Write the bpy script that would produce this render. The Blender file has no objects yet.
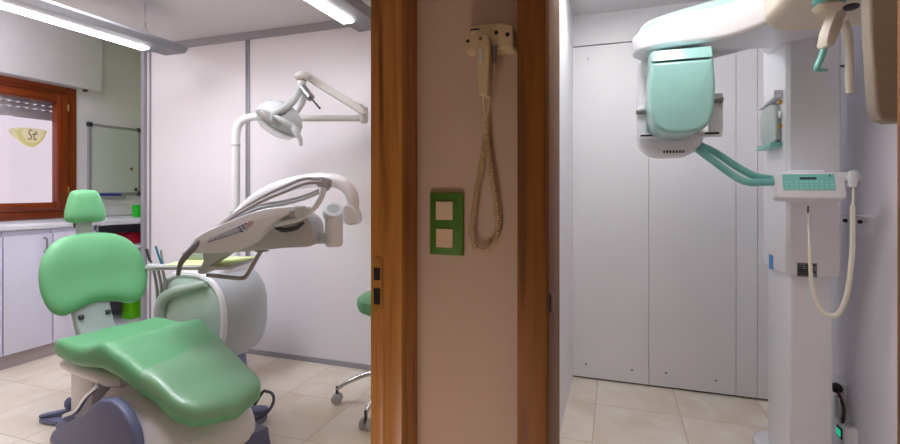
import bpy, bmesh, math, random
from mathutils import Vector, Matrix

random.seed(4)
PI = math.pi
SC = bpy.context.scene
COL = SC.collection
F = 478.0                      # focal length in pixels of the 900x444 frame
CAM = Vector((0, 0, 1.25))
FW = Vector((-0.3263, 0.9453, 0))
RT = Vector((0.9453, 0.3263, 0))
UP = Vector((0, 0, 1))


# ------------------------------------------------------------------ measuring helpers
def ray(px, py):
    return FW + RT * ((px - 450) / F) + UP * ((190 - py) / F)


def pz(px, py, z):
    return CAM + ray(px, py) * z


def on_x(px, py, x):
    d = ray(px, py)
    return CAM + d * (x / d.x)


def on_y(px, py, y):
    d = ray(px, py)
    return CAM + d * (y / d.y)


# ------------------------------------------------------------------ materials
def srgb(r, g, b):
    def f(c):
        c /= 255.0
        return c / 12.92 if c <= 0.04045 else ((c + 0.055) / 1.055) ** 2.4
    return (f(r), f(g), f(b), 1)


def mat(name, color, rough=0.5, metal=0.0, noise=0.0, nscale=20.0, bump=0.0, coat=0.0, spec=0.5):
    m = bpy.data.materials.new(name)
    m.use_nodes = True
    nt = m.node_tree
    b = nt.nodes['Principled BSDF']
    b.inputs['Base Color'].default_value = color
    b.inputs['Roughness'].default_value = rough
    b.inputs['Metallic'].default_value = metal
    b.inputs['Coat Weight'].default_value = coat
    b.inputs['Specular IOR Level'].default_value = spec
    tc = nt.nodes.new('ShaderNodeTexCoord')
    n = nt.nodes.new('ShaderNodeTexNoise')
    n.inputs['Scale'].default_value = nscale
    n.inputs['Detail'].default_value = 4
    nt.links.new(tc.outputs['Object'], n.inputs['Vector'])
    r = nt.nodes.new('ShaderNodeValToRGB')
    a = max(noise, 0.01)
    r.color_ramp.elements[0].position = 0.3
    r.color_ramp.elements[1].position = 0.7
    r.color_ramp.elements[0].color = tuple(c * (1 - a) for c in color[:3]) + (1,)
    r.color_ramp.elements[1].color = tuple(min(1, c * (1 + a)) for c in color[:3]) + (1,)
    nt.links.new(n.outputs['Fac'], r.inputs['Fac'])
    nt.links.new(r.outputs['Color'], b.inputs['Base Color'])
    if bump:
        bp = nt.nodes.new('ShaderNodeBump')
        bp.inputs['Strength'].default_value = bump
        bp.inputs['Distance'].default_value = 0.01
        nt.links.new(n.outputs['Fac'], bp.inputs['Height'])
        nt.links.new(bp.outputs['Normal'], b.inputs['Normal'])
    return m


def wood(name, dark, mid, light, rough=0.4, axis='Z'):
    m = bpy.data.materials.new(name)
    m.use_nodes = True
    nt = m.node_tree
    b = nt.nodes['Principled BSDF']
    b.inputs['Roughness'].default_value = rough
    tc = nt.nodes.new('ShaderNodeTexCoord')
    mp = nt.nodes.new('ShaderNodeMapping')
    sc = [38, 38, 38]
    sc['XYZ'.index(axis)] = 1.6
    mp.inputs['Scale'].default_value = sc
    nt.links.new(tc.outputs['Object'], mp.inputs['Vector'])
    n = nt.nodes.new('ShaderNodeTexNoise')
    n.inputs['Scale'].default_value = 1.0
    n.inputs['Detail'].default_value = 6
    n.inputs['Distortion'].default_value = 1.2
    nt.links.new(mp.outputs['Vector'], n.inputs['Vector'])
    r = nt.nodes.new('ShaderNodeValToRGB')
    r.color_ramp.elements[0].position = 0.28
    r.color_ramp.elements[0].color = dark
    r.color_ramp.elements[1].position = 0.75
    r.color_ramp.elements[1].color = light
    e = r.color_ramp.elements.new(0.5)
    e.color = mid
    nt.links.new(n.outputs['Fac'], r.inputs['Fac'])
    nt.links.new(r.outputs['Color'], b.inputs['Base Color'])
    return m


def emit(name, color, strength):
    m = bpy.data.materials.new(name)
    m.use_nodes = True
    nt = m.node_tree
    nt.nodes.clear()
    o = nt.nodes.new('ShaderNodeOutputMaterial')
    e = nt.nodes.new('ShaderNodeEmission')
    e.inputs['Color'].default_value = color
    e.inputs['Strength'].default_value = strength
    nt.links.new(e.outputs['Emission'], o.inputs['Surface'])
    return m


def clear(name, tint, gloss=0.12, rough=0.05, diffuse=0.0):
    m = bpy.data.materials.new(name)
    m.use_nodes = True
    nt = m.node_tree
    nt.nodes.clear()
    o = nt.nodes.new('ShaderNodeOutputMaterial')
    t = nt.nodes.new('ShaderNodeBsdfTransparent')
    t.inputs['Color'].default_value = tint
    g = nt.nodes.new('ShaderNodeBsdfGlossy')
    g.inputs['Roughness'].default_value = rough
    x = nt.nodes.new('ShaderNodeMixShader')
    x.inputs['Fac'].default_value = gloss
    nt.links.new(t.outputs[0], x.inputs[1])
    nt.links.new(g.outputs[0], x.inputs[2])
    last = x
    if diffuse:
        d = nt.nodes.new('ShaderNodeBsdfDiffuse')
        d.inputs['Color'].default_value = (0.8, 0.82, 0.82, 1)
        y = nt.nodes.new('ShaderNodeMixShader')
        y.inputs['Fac'].default_value = diffuse
        nt.links.new(last.outputs[0], y.inputs[1])
        nt.links.new(d.outputs[0], y.inputs[2])
        last = y
    nt.links.new(last.outputs[0], o.inputs['Surface'])
    return m


def tiles(name, c1, c2, grout, size, ox, oy):
    m = bpy.data.materials.new(name)
    m.use_nodes = True
    nt = m.node_tree
    N, L = nt.nodes, nt.links
    b = N['Principled BSDF']
    b.inputs['Roughness'].default_value = 0.32
    tc = N.new('ShaderNodeTexCoord')
    mp = N.new('ShaderNodeMapping')
    mp.inputs['Location'].default_value = (-ox / size, -oy / size, 0)
    mp.inputs['Scale'].default_value = (1 / size, 1 / size, 1)
    L.new(tc.outputs['Object'], mp.inputs['Vector'])
    sep = N.new('ShaderNodeSeparateXYZ')
    L.new(mp.outputs['Vector'], sep.inputs[0])
    ds = []
    for ax in 'XY':
        fr = N.new('ShaderNodeMath'); fr.operation = 'FRACT'
        L.new(sep.outputs[ax], fr.inputs[0])
        s = N.new('ShaderNodeMath'); s.operation = 'SUBTRACT'; s.inputs[1].default_value = 0.5
        L.new(fr.outputs[0], s.inputs[0])
        a = N.new('ShaderNodeMath'); a.operation = 'ABSOLUTE'
        L.new(s.outputs[0], a.inputs[0])
        ds.append(a)
    mx = N.new('ShaderNodeMath'); mx.operation = 'MAXIMUM'
    L.new(ds[0].outputs[0], mx.inputs[0]); L.new(ds[1].outputs[0], mx.inputs[1])
    gt = N.new('ShaderNodeMath'); gt.operation = 'GREATER_THAN'; gt.inputs[1].default_value = 0.494
    L.new(mx.outputs[0], gt.inputs[0])
    fl = N.new('ShaderNodeVectorMath'); fl.operation = 'FLOOR'
    L.new(mp.outputs['Vector'], fl.inputs[0])
    wn = N.new('ShaderNodeTexWhiteNoise'); wn.noise_dimensions = '2D'
    L.new(fl.outputs[0], wn.inputs['Vector'])
    add = N.new('ShaderNodeVectorMath'); add.operation = 'MULTIPLY_ADD'
    add.inputs[1].default_value = (5, 5, 5)
    L.new(wn.outputs['Color'], add.inputs[0]); L.new(mp.outputs['Vector'], add.inputs[2])
    n = N.new('ShaderNodeTexNoise'); n.inputs['Scale'].default_value = 1.7; n.inputs['Detail'].default_value = 7
    n.inputs['Distortion'].default_value = 0.7
    L.new(add.outputs[0], n.inputs['Vector'])
    r = N.new('ShaderNodeValToRGB')
    r.color_ramp.elements[0].position = 0.32; r.color_ramp.elements[0].color = c1
    r.color_ramp.elements[1].position = 0.66; r.color_ramp.elements[1].color = c2
    L.new(n.outputs['Fac'], r.inputs['Fac'])
    mix = N.new('ShaderNodeMix'); mix.data_type = 'RGBA'
    mix.inputs['B'].default_value = grout
    L.new(gt.outputs[0], mix.inputs['Factor']); L.new(r.outputs['Color'], mix.inputs['A'])
    L.new(mix.outputs['Result'], b.inputs['Base Color'])
    return m


M = {}
M['wall'] = mat('white_paint', srgb(230, 228, 236), 0.6, noise=0.015, nscale=6)
M['hall'] = mat('hall_paint', srgb(212, 190, 172), 0.7, noise=0.02, nscale=5)
M['green_bounce_wall'] = mat('green_bounce_paint', srgb(160, 190, 110), 0.7)
M['ceiling'] = mat('ceiling_paint', srgb(214, 212, 214), 0.8)
M['panel'] = mat('laminate_panel', srgb(234, 232, 240), 0.35, noise=0.01, nscale=4)
M['cladding'] = mat('cladding_panel', srgb(236, 236, 240), 0.4, noise=0.012, nscale=3)
M['alu'] = mat('anodised_aluminium', srgb(164, 164, 174), 0.4, metal=0.3)
M['floor'] = tiles('stone_tiles', srgb(230, 213, 192), srgb(245, 237, 226), srgb(206, 190, 172), 0.45, -0.107, 2.917)
M['wood_front'] = wood('oak_casing', srgb(112, 68, 26), srgb(178, 120, 54), srgb(206, 146, 74), 0.4)
M['wood_dark'] = wood('red_oak_casing', srgb(96, 58, 14), srgb(134, 82, 20), srgb(150, 94, 30), 0.6)
M['wood_win_v'] = wood('window_timber_upright', srgb(96, 36, 12), srgb(134, 54, 18), srgb(150, 66, 24), 0.35)
M['wood_win_h'] = wood('window_timber_rail', srgb(96, 36, 12), srgb(134, 54, 18), srgb(150, 66, 24), 0.35, axis='Y')
M['brass'] = mat('brass', srgb(206, 158, 84), 0.35, metal=0.6)
M['black'] = mat('black_plastic', srgb(26, 26, 30), 0.5)
M['dark'] = mat('dark_rubber', srgb(64, 64, 72), 0.55)
M['green'] = mat('green_vinyl', srgb(112, 188, 136), 0.48, noise=0.03, nscale=8, coat=0.15)
M['green_plate'] = mat('green_switch_plastic', srgb(78, 132, 44), 0.5)
M['switch'] = mat('cream_rocker', srgb(232, 210, 180), 0.5)
M['lime'] = mat('lime_plastic', srgb(110, 214, 20), 0.45)
M['cupgreen'] = mat('bright_green_plastic', srgb(30, 196, 40), 0.45)
M['red'] = mat('red_plastic', srgb(190, 20, 60), 0.5)
M['white'] = mat('white_enamel', srgb(234, 235, 242), 0.3, coat=0.1)
M['unitwhite'] = mat('white_moulding', srgb(226, 230, 236), 0.35)
M['cream'] = mat('cream_moulding', srgb(224, 216, 202), 0.4)
M['beige'] = mat('beige_housing', srgb(222, 208, 190), 0.45)
M['sensor'] = mat('shaded_sensor_housing', srgb(152, 140, 124), 0.5)  # darker than the other housings: shade on the sensor head put into the colour
M['hand'] = mat('graphite_handpiece', srgb(112, 110, 116), 0.4)
M['support'] = mat('support_casting', srgb(160, 172, 174), 0.4)
M['lamp_body'] = mat('lamp_housing', srgb(138, 138, 146), 0.7)
M['shell'] = mat('lamp_shell', srgb(206, 211, 220), 0.2, coat=0.2)
M['arm'] = mat('lamp_arm', srgb(216, 216, 214), 0.35)
M['dryer'] = mat('aged_ivory_plastic', srgb(214, 196, 158), 0.45)
M['grey'] = mat('grey_moulding', srgb(190, 196, 200), 0.4)
M['greygreen'] = mat('grey_green_moulding', srgb(176, 190, 186), 0.35)
M['tubegrey'] = mat('grey_silicone_hose', srgb(160, 156, 160), 0.5)
M['bluegrey'] = mat('slate_plastic', srgb(112, 118, 156), 0.45)
M['drum'] = mat('pale_drum_moulding', srgb(186, 194, 202), 0.3, coat=0.1)
M['drumface'] = mat('drum_front_panel', srgb(184, 204, 198), 0.25, coat=0.3)
M['teal'] = mat('teal_moulding', srgb(158, 210, 206), 0.22, coat=0.3)
M['paleteal'] = mat('pale_teal_moulding', srgb(178, 222, 212), 0.3)
M['tealtube'] = mat('teal_handle', srgb(126, 200, 194), 0.3)
M['keypad'] = mat('teal_keypad', srgb(134, 214, 206), 0.4)
M['key'] = mat('pale_key', srgb(166, 226, 218), 0.4)
M['lcd'] = mat('lcd', srgb(58, 80, 92), 0.2)
M['chrome'] = mat('chrome', srgb(214, 214, 218), 0.18, metal=1.0)
M['steel'] = mat('satin_steel', srgb(150, 150, 154), 0.35, metal=0.8)
M['cabinet'] = mat('cabinet_laminate', srgb(220, 222, 244), 0.4)
M['worktop'] = mat('worktop_laminate', srgb(226, 228, 240), 0.3)
M['plinth'] = mat('grey_plinth', srgb(170, 160, 164), 0.4, metal=0.2)
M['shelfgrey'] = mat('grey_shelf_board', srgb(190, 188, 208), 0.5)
M['paper'] = mat('pale_green_paper', srgb(222, 236, 172), 0.8)
M['board'] = mat('whiteboard_enamel', srgb(206, 214, 214), 0.2)
M['blue'] = mat('blue_plastic', srgb(50, 60, 170), 0.4)
M['cyan'] = mat('cyan_plastic', srgb(0, 130, 160), 0.4)
M['sky_sticker'] = mat('blue_label', srgb(60, 140, 210), 0.5)
M['label'] = mat('grey_label', srgb(120, 122, 128), 0.5)
M['ink'] = mat('dark_ink', srgb(50, 52, 60), 0.6)
M['navy'] = mat('navy_key', srgb(64, 72, 110), 0.4)
M['salmon'] = mat('salmon_key', srgb(214, 150, 150), 0.4)
M['silverpad'] = mat('silver_keypad', srgb(190, 196, 212), 0.35)
M['slat'] = mat('shutter_slat', srgb(206, 208, 224), 0.5)
M['stucco'] = mat('pale_stucco', srgb(236, 222, 228), 0.9)
M['cord'] = mat('ivory_cord', srgb(232, 228, 214), 0.5)
M['oldcord'] = mat('khaki_cord', srgb(222, 200, 160), 0.5)
M['yellow'] = mat('yellow_sticker', srgb(226, 226, 150), 0.6)
M['olive'] = mat('olive_sticker', srgb(172, 186, 110), 0.6)
def backlit(name, color):
    m = bpy.data.materials.new(name)
    m.use_nodes = True
    nt = m.node_tree
    nt.nodes.clear()
    o = nt.nodes.new('ShaderNodeOutputMaterial')
    t = nt.nodes.new('ShaderNodeBsdfTranslucent')
    d = nt.nodes.new('ShaderNodeBsdfDiffuse')
    x = nt.nodes.new('ShaderNodeMixShader')
    for n in (t, d):
        n.inputs['Color'].default_value = color
    x.inputs['Fac'].default_value = 0.12
    nt.links.new(t.outputs[0], x.inputs[1])
    nt.links.new(d.outputs[0], x.inputs[2])
    nt.links.new(x.outputs[0], o.inputs['Surface'])
    return m


M['yellow'] = backlit('yellow_film', srgb(255, 252, 228))
M['olive'] = backlit('olive_film', srgb(248, 249, 222))
M['brown'] = mat('brown_sticker', srgb(130, 100, 60), 0.6)
M['amber'] = mat('amber_latch', srgb(200, 160, 60), 0.4)
M['maroon'] = mat('maroon_cable', srgb(90, 40, 50), 0.5)
M['greenled'] = emit('green_lamp', (0.02, 0.45, 0.25, 1), 1.0)
M['glass'] = clear('window_glass', (0.97, 0.97, 0.97, 1), 0.05, 0.02)
M['film'] = clear('clear_vinyl_film', (0.97, 0.98, 0.97, 1), 0.08, 0.38, 0.10)
M['lens'] = clear('lamp_shield', (0.95, 0.96, 0.96, 1), 0.15, 0.08, 0.25)
M['tube_light'] = emit('lamp_diffuser', (1.0, 0.97, 1.0, 1), 24.0)
M['tube_light_warm'] = emit('lamp_diffuser_warm', (1.0, 0.97, 0.94, 1), 20.0)
M['room_light'] = emit('ceiling_diffuser', (1.0, 0.98, 0.97, 1), 20.0)
M['added_left_light'] = emit('added_diffuser_left', (0.93, 0.94, 1.0, 1), 20.0)
M['added_floor_glow'] = emit('added_floor_diffuser', (1.0, 0.80, 0.69, 1), 25.0)
M['added_bay_light'] = emit('added_bay_diffuser', (0.92, 0.95, 1.0, 1), 12.0)
M['added_rear_light'] = emit('added_rear_diffuser', (1.0, 0.99, 0.97, 1), 30.0)

# ------------------------------------------------------------------ object helpers
ROOT = {}


def fin(bm, smooth=True, angle=38):
    bmesh.ops.recalc_face_normals(bm, faces=bm.faces)
    me = bpy.data.meshes.new('mesh')
    bm.to_mesh(me)
    bm.free()
    if smooth:
        for p in me.polygons:
            p.use_smooth = True
        me.set_sharp_from_angle(angle=math.radians(angle))
    return me


def obj(name, bm, m, parent=None, label=None, smooth=True, angle=38):
    me = fin(bm, smooth, angle)
    o = bpy.data.objects.new(name, me)
    me.name = name
    COL.objects.link(o)
    me.materials.append(M[m] if isinstance(m, str) else m)
    if parent is not None:
        r = parent
        while r.parent:
            r = r.parent
        me.transform(Matrix.Translation(-r.location))
        o.parent = parent
    if label:
        o['label'] = label
    return o


def thing(name, label, cat, loc, group=None):
    o = bpy.data.objects.new(name, None)
    o.empty_display_size = 0.05
    COL.objects.link(o)
    o.location = Vector(loc)
    o['label'] = label
    o['category'] = cat
    if group:
        o['group'] = group
    return o


def tag(o, label, cat, group=None):
    o['label'] = label
    o['category'] = cat
    if group:
        o['group'] = group
    me = o.data                         # origin to the foot of the mesh
    vs = [v.co for v in me.vertices]
    c = Vector((sum(v.x for v in vs) / len(vs), sum(v.y for v in vs) / len(vs), min(v.z for v in vs)))
    me.transform(Matrix.Translation(-c))
    o.location = c
    return o


def struct(name, bm, m, parent=None, label=None, smooth=False):
    o = obj(name, bm, m, parent, smooth=smooth)
    if parent is None:
        o['kind'] = 'structure'
        if label:
            o['label'] = label
    return o


def new():
    return bmesh.new()


def box(bm, lo, hi, bevel=0.0, seg=2, xf=None):
    lo, hi = Vector(lo), Vector(hi)
    c = (lo + hi) / 2
    s = hi - lo
    t = new()
    bmesh.ops.create_cube(t, size=1.0)
    for v in t.verts:
        v.co = Vector((v.co.x * s.x + c.x, v.co.y * s.y + c.y, v.co.z * s.z + c.z))
    if bevel:
        bmesh.ops.bevel(t, geom=list(t.edges), offset=bevel, segments=seg, profile=0.5, affect='EDGES')
    merge(bm, t, xf)
    return bm


def merge(bm, t, xf=None):
    if xf:
        for v in t.verts:
            v.co = xf(v.co)
    me = bpy.data.meshes.new('tmp')
    t.to_mesh(me)
    t.free()
    bm.from_mesh(me)
    bpy.data.meshes.remove(me)


def bx(lo, hi, bevel=0.0, seg=2, xf=None):
    return box(new(), lo, hi, bevel, seg, xf)


def catmull(pts, n=8):
    P = [Vector(p) for p in pts]
    if len(P) < 3:
        return P
    out = []
    Q = [P[0] * 2 - P[1]] + P + [P[-1] * 2 - P[-2]]
    for i in range(1, len(Q) - 2):
        a, b, c, d = Q[i - 1:i + 3]
        for k in range(n):
            t = k / n
            out.append(0.5 * ((2 * b) + (c - a) * t + (2 * a - 5 * b + 4 * c - d) * t * t + (3 * b - a - 3 * c + d) * t ** 3))
    out.append(P[-1])
    return out


def tube(bm, pts, r, sec=12, smooth=8, flat=None, cap=True):
    """flat=(axis, ratio): squash the section along a given direction."""
    P = catmull(pts, smooth) if smooth else [Vector(p) for p in pts]
    n = len(P)
    if isinstance(r, (int, float)):
        R = [r] * n
    else:
        R = []
        for i in range(n):
            t = i / (n - 1) * (len(r) - 1)
            k = min(int(t), len(r) - 2)
            R.append(r[k] + (r[k + 1] - r[k]) * (t - k))
    rings = []
    prev = None
    for i in range(n):
        t = (P[min(i + 1, n - 1)] - P[max(i - 1, 0)]).normalized()
        if prev is None:
            a = Vector((0, 0, 1)) if abs(t.z) < 0.9 else Vector((1, 0, 0))
            u = t.cross(a).normalized()
        else:
            u = (prev - t * prev.dot(t)).normalized()
        prev = u
        w = t.cross(u)
        ring = []
        for k in range(sec):
            an = 2 * PI * k / sec
            o = (u * math.cos(an) + w * math.sin(an)) * R[i]
            if flat:
                ax = flat[0]
                o = o - ax * o.dot(ax) * (1 - flat[1])
            ring.append(bm.verts.new(P[i] + o))
        rings.append(ring)
    for i in range(n - 1):
        for k in range(sec):
            bm.faces.new((rings[i][k], rings[i][(k + 1) % sec], rings[i + 1][(k + 1) % sec], rings[i + 1][k]))
    if cap:
        bm.faces.new(rings[0][::-1])
        bm.faces.new(rings[-1])
    return bm


def tb(pts, r, sec=12, smooth=8, flat=None):
    return tube(new(), pts, r, sec, smooth, flat)


def lathe(bm, o, axis, prof, sec=40):
    axis = Vector(axis).normalized()
    a = Vector((0, 0, 1)) if abs(axis.z) < 0.9 else Vector((1, 0, 0))
    u = axis.cross(a).normalized()
    w = axis.cross(u)
    rings = []
    for (r, h) in prof:
        if r < 1e-6:
            rings.append([bm.verts.new(Vector(o) + axis * h)])
        else:
            rings.append([bm.verts.new(Vector(o) + axis * h + (u * math.cos(2 * PI * k / sec) + w * math.sin(2 * PI * k / sec)) * r) for k in range(sec)])
    for i in range(len(rings) - 1):
        A, B = rings[i], rings[i + 1]
        for k in range(sec):
            k2 = (k + 1) % sec
            if len(A) == 1 and len(B) > 1:
                bm.faces.new((A[0], B[k], B[k2]))
            elif len(B) == 1 and len(A) > 1:
                bm.faces.new((A[k], A[k2], B[0]))
            elif len(A) > 1:
                bm.faces.new((A[k], A[k2], B[k2], B[k]))
    return bm


def lt(o, axis, prof, sec=40):
    return lathe(new(), o, axis, prof, sec)


def cyl(bm, a, b, r, sec=24, bev=0.0):
    a, b = Vector(a), Vector(b)
    h = (b - a).length
    prof = [(0, 0), (r - bev, 0), (r, bev), (r, h - bev), (r - bev, h), (0, h)] if bev else [(0, 0), (r, 0), (r, h), (0, h)]
    return lathe(bm, a, b - a, prof, sec)


def cy(a, b, r, sec=24, bev=0.0):
    return cyl(new(), a, b, r, sec, bev)


def prism(bm, pts, fn, d0, d1, bevel=0.0, seg=2):
    """pts: 2D outline; fn(a, b, d) -> Vector."""
    t = new()
    A = [t.verts.new(fn(a, b, d0)) for a, b in pts]
    B = [t.verts.new(fn(a, b, d1)) for a, b in pts]
    t.faces.new(A)
    t.faces.new(B[::-1])
    n = len(pts)
    for i in range(n):
        t.faces.new((A[i], B[i], B[(i + 1) % n], A[(i + 1) % n]))
    bmesh.ops.recalc_face_normals(t, faces=t.faces)
    if bevel:
        caps = [f for f in t.faces if len(f.verts) == n][:2] if n != 4 else list(t.faces)[:2]
        es = list({e for f in caps for e in f.edges})
        bmesh.ops.bevel(t, geom=es, offset=bevel, segments=seg, profile=0.5, affect='EDGES', clamp_overlap=True)
    merge(bm, t)
    return bm


def pr(pts, fn, d0, d1, bevel=0.0, seg=2):
    return prism(new(), pts, fn, d0, d1, bevel, seg)


def plane_fn(z):
    """outline in picture units on an upright plane z metres ahead; d is metres further away."""
    def fn(px, py, d):
        return pz(px, py, z) + FW * d
    return fn


def smooth2(pts, n=6):
    P = [Vector((a, b, 0)) for a, b in pts]
    m = len(P)
    out = []
    for i in range(m):
        a, b, c, d = P[(i - 1) % m], P[i], P[(i + 1) % m], P[(i + 2) % m]
        for k in range(n):
            t = k / n
            q = 0.5 * ((2 * b) + (c - a) * t + (2 * a - 5 * b + 4 * c - d) * t * t + (3 * b - a - 3 * c + d) * t ** 3)
            out.append((q.x, q.y))
    return out


def rrect(a0, b0, a1, b1, r, n=5):
    """rounded rectangle; r one radius or four (a0b0, a1b0, a1b1, a0b1)."""
    R = [r] * 4 if isinstance(r, (int, float)) else r
    out = []
    for (cx, cy_, s, rr) in ((a0 + R[0], b0 + R[0], PI, R[0]), (a1 - R[1], b0 + R[1], 1.5 * PI, R[1]), (a1 - R[2], b1 - R[2], 0, R[2]), (a0 + R[3], b1 - R[3], 0.5 * PI, R[3])):
        for k in range(n + 1):
            an = s + 0.5 * PI * k / n
            out.append((cx + rr * math.cos(an), cy_ + rr * math.sin(an)))
    return out


def pillow(outline, fn, T, p=3.2, q=2.0, centre=None, back=1.0, nr=14):
    """closed cushion: fn(a, b, d), d in [-T*back, T]."""
    bm = new()
    n = len(outline)
    c = centre or (sum(a for a, b in outline) / n, sum(b for a, b in outline) / n)
    rs = [math.sin(0.5 * PI * (1 - k / nr)) for k in range(nr)]
    rim = [bm.verts.new(fn(a, b, 0)) for a, b in outline]
    for sgn in (1, -1):
        prev = rim
        for r in rs[1:]:
            d = sgn * T * (1 if sgn > 0 else back) * (1 - r ** p) ** (1 / q)
            ring = [bm.verts.new(fn(c[0] + (a - c[0]) * r, c[1] + (b - c[1]) * r, d)) for a, b in outline]
            for k in range(n):
                k2 = (k + 1) % n
                bm.faces.new((prev[k], prev[k2], ring[k2], ring[k]))
            prev = ring
        v = bm.verts.new(fn(c[0], c[1], sgn * T * (1 if sgn > 0 else back)))
        for k in range(n):
            bm.faces.new((prev[k], prev[(k + 1) % n], v))
    return bm


def ellipsoid(c, ax, sec=32):
    """ax: three half-axis vectors."""
    bm = new()
    bmesh.ops.create_uvsphere(bm, u_segments=sec, v_segments=sec // 2, radius=1)
    for v in bm.verts:
        v.co = Vector(c) + ax[0] * v.co.x + ax[1] * v.co.y + ax[2] * v.co.z
    return bm


# ================================================================== SETTING
CH = 2.45                       # ceiling height, dental room
CHR = 2.41                      # ceiling height, x-ray room
XW = -4.55                      # window wall
YB = 2.96                       # sliding panels
YM = 1.10                       # wall between the two doorways, hall side

struct('floor', bx((-4.8, -1.3, -0.06), (1.3, 3.75, 0)), 'floor', label='beige stone tile floor')
b = bx((-3.45, -1.3, CH), (1.3, 3.75, CH + 0.45))
box(b, (-4.8, -1.3, 2.78), (-3.45, 3.75, 2.86))
box(b, (-0.272, 1.232, CHR), (0.95, 3.40, CH))
struct('ceiling', b, 'ceiling', label='pale grey ceiling')

# window wall with its opening
wy0, wy1, wz0, wz1 = 1.72, 2.93, 1.02, 2.14
b = bx((XW - 0.25, 1.1, 0), (XW, wy0, 2.8))
box(b, (XW - 0.25, wy1, 0), (XW, 3.75, 2.8))
box(b, (XW - 0.25, wy0, 0), (XW, wy1, wz0))
box(b, (XW - 0.25, wy0, wz1), (XW, wy1, 2.8))
struct('wall_left', b, 'wall', label='white window wall')
struct('wall_niche', bx((XW, 3.60, 0), (-1.0, 3.72, 2.8)), 'green_bounce_wall', label='unseen end wall of the niche, coloured green for its bounce')  # out of view; its green is chosen to tint light bounced onto the window wall
b = bx((-3.45, YB + 0.07, CH - 0.06), (-3.40, 3.6, CH))
struct('trim_5', b, 'alu')
struct('trim_6', bx((XW, 3.02, 1.012), (XW + 0.015, 3.6, 1.10)), 'white')
# shutter box above the window
o = tag(obj('shutter_box', bx((XW + 0.001, 1.23, 2.155), (XW + 0.10, 3.105, 2.775), 0.006), 'wall'),
        'white boxed-in roller shutter housing on the wall above the window', 'shutter box')
o2 = obj('shutter_guide', bx((XW + 0.02, 2.985, 2.135), (XW + 0.06, 3.01, 2.158), 0.003), 'dark', None)
o2.data.transform(Matrix.Translation(-o.location)); o2.parent = o
# partition between the rooms, and the wall with the hair dryer
b = bx((-0.466, YM, 0), (-0.1975, 1.232, CH))
box(b, (-0.466, 1.232, 0), (-0.272, 3.75, CH))
struct('wall_middle', b, 'hall', label='beige wall between the two doorways')
b = bx((-0.272, 1.236, 0), (-0.266, 3.285, 2.200))
box(b, (-0.272, 1.236, 2.206), (-0.266, 3.285, CHR))
struct('wall_partition', b, 'cladding', label='white panelled side wall of the x-ray room')
# right room back wall: panels with joints
b = new()
for x0, x1 in ((-0.266, 0.202), (0.205, 0.688), (0.691, 0.800), (0.803, 0.95)):
    box(b, (x0, 3.285, 0.012), (x1, 3.31, 2.200))
box(b, (-0.272, 3.281, 2.207), (0.95, 3.31, CHR))
wb = struct('wall_back', b, 'cladding', label='white panelled back wall of the x-ray room')
struct('trim_7', bx((-0.27, 3.30, 0), (0.95, 3.40, CH)), 'dark')
for px, py in ((586, 364), (632, 370), (666, 373), (716, 380.5), (588, 59), (634, 56)):
    p = on_y(px, py, 3.285)
    obj('screw', cy(p + Vector((0, -0.004, 0)), p + Vector((0, 0.004, 0)), 0.007, 12), 'steel', wb)
struct('wall_right', bx((0.95, 1.10, 0), (1.05, 3.40, CH)), 'wall', label='pale right wall of the x-ray room')
# hall: the rest of the shell
b = bx((-4.8, YM, 0), (-2.55, 1.22, 2.8))
box(b, (-2.55, YM, 2.1), (-0.55, 1.22, CH))
struct('wall_front', b, 'hall')
b = bx((0.64, YM, 0), (1.3, 1.232, CH))
box(b, (-0.136, YM, 2.1), (0.64, 1.232, CH))
struct('wall_front_right', b, 'hall')
struct('wall_hall_left', bx((-2.75, -1.3, 0), (-2.65, YM, CH)), 'hall')
struct('wall_hall_right', bx((1.2, -1.3, 0), (1.3, YM, CH)), 'hall')
struct('wall_hall_back', bx((-2.75, -1.4, 0), (1.3, -1.3, CH)), 'hall')

# door casings
b = bx((-0.516, 1.010, 0), (-0.466, 1.24, CH), 0.004)
t1 = struct('trim_1', b, 'wood_front', label='oak door casing left of the hair dryer, with a brass strike plate', smooth=True)
obj('rebate', bx((-0.5506, 1.014, 0), (-0.5165, 1.24, CH), 0.003), 'wood_front', t1)
# strike plate on the casing front
yz = 1.0135


def strike(bm, pts):
    return prism(bm, pts, lambda a, c, d: Vector((a, yz - 0.003 + d, c)), 0, 0.006, 0.0008, 1)


p0, p1 = on_y(371.2, 312.5, 1.011), on_y(381.8, 258, 1.011)
sp = obj('strike_plate', strike(new(), rrect(p0.x, p0.z, p1.x, p1.z, 0.011)), 'brass', t1)
for y0, y1 in ((268, 279.8), (288.5, 304)):
    a, c = on_y(374.2, y1, 1.011), on_y(380.2, y0, 1.011)
    obj('latch_hole', bx((a.x, 1.0085, a.z), (c.x, 1.0115, c.z)), 'black', sp)
for y in (261.5, 284.5, 309.5):
    a = on_y(377.5, y, 1.0105)
    obj('plate_screw', cy(a + Vector((0, -0.0015, 0)), a, 0.0035, 12), 'brass', sp)

b = bx((-0.1975, 1.010, 0), (-0.1345, 1.12, CH), 0.004)
box(b, (-0.186, 1.02, 0), (-0.132, 1.232, CH), 0.003)
t2 = struct('trim_2', b, 'wood_dark', label='dark oak door casing between the hair dryer and the x-ray room', smooth=True)
a, c = on_y(549.6, 311, 1.15), on_y(552.2, 240, 1.15)
obj('hinge', cy((-0.129, 1.04, on_y(551, 311, 1.05).z), (-0.129, 1.04, on_y(551, 292, 1.05).z), 0.005, 14, 0.001), 'steel', t2)
struct('trim_3', bx((0.552, 1.01, 0), (0.645, 1.24, CH), 0.004), 'wood_dark', smooth=True)
struct('trim_4', bx((-2.56, 1.01, 0), (-2.47, 1.24, CH), 0.004), 'wood_front', smooth=True)

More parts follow.
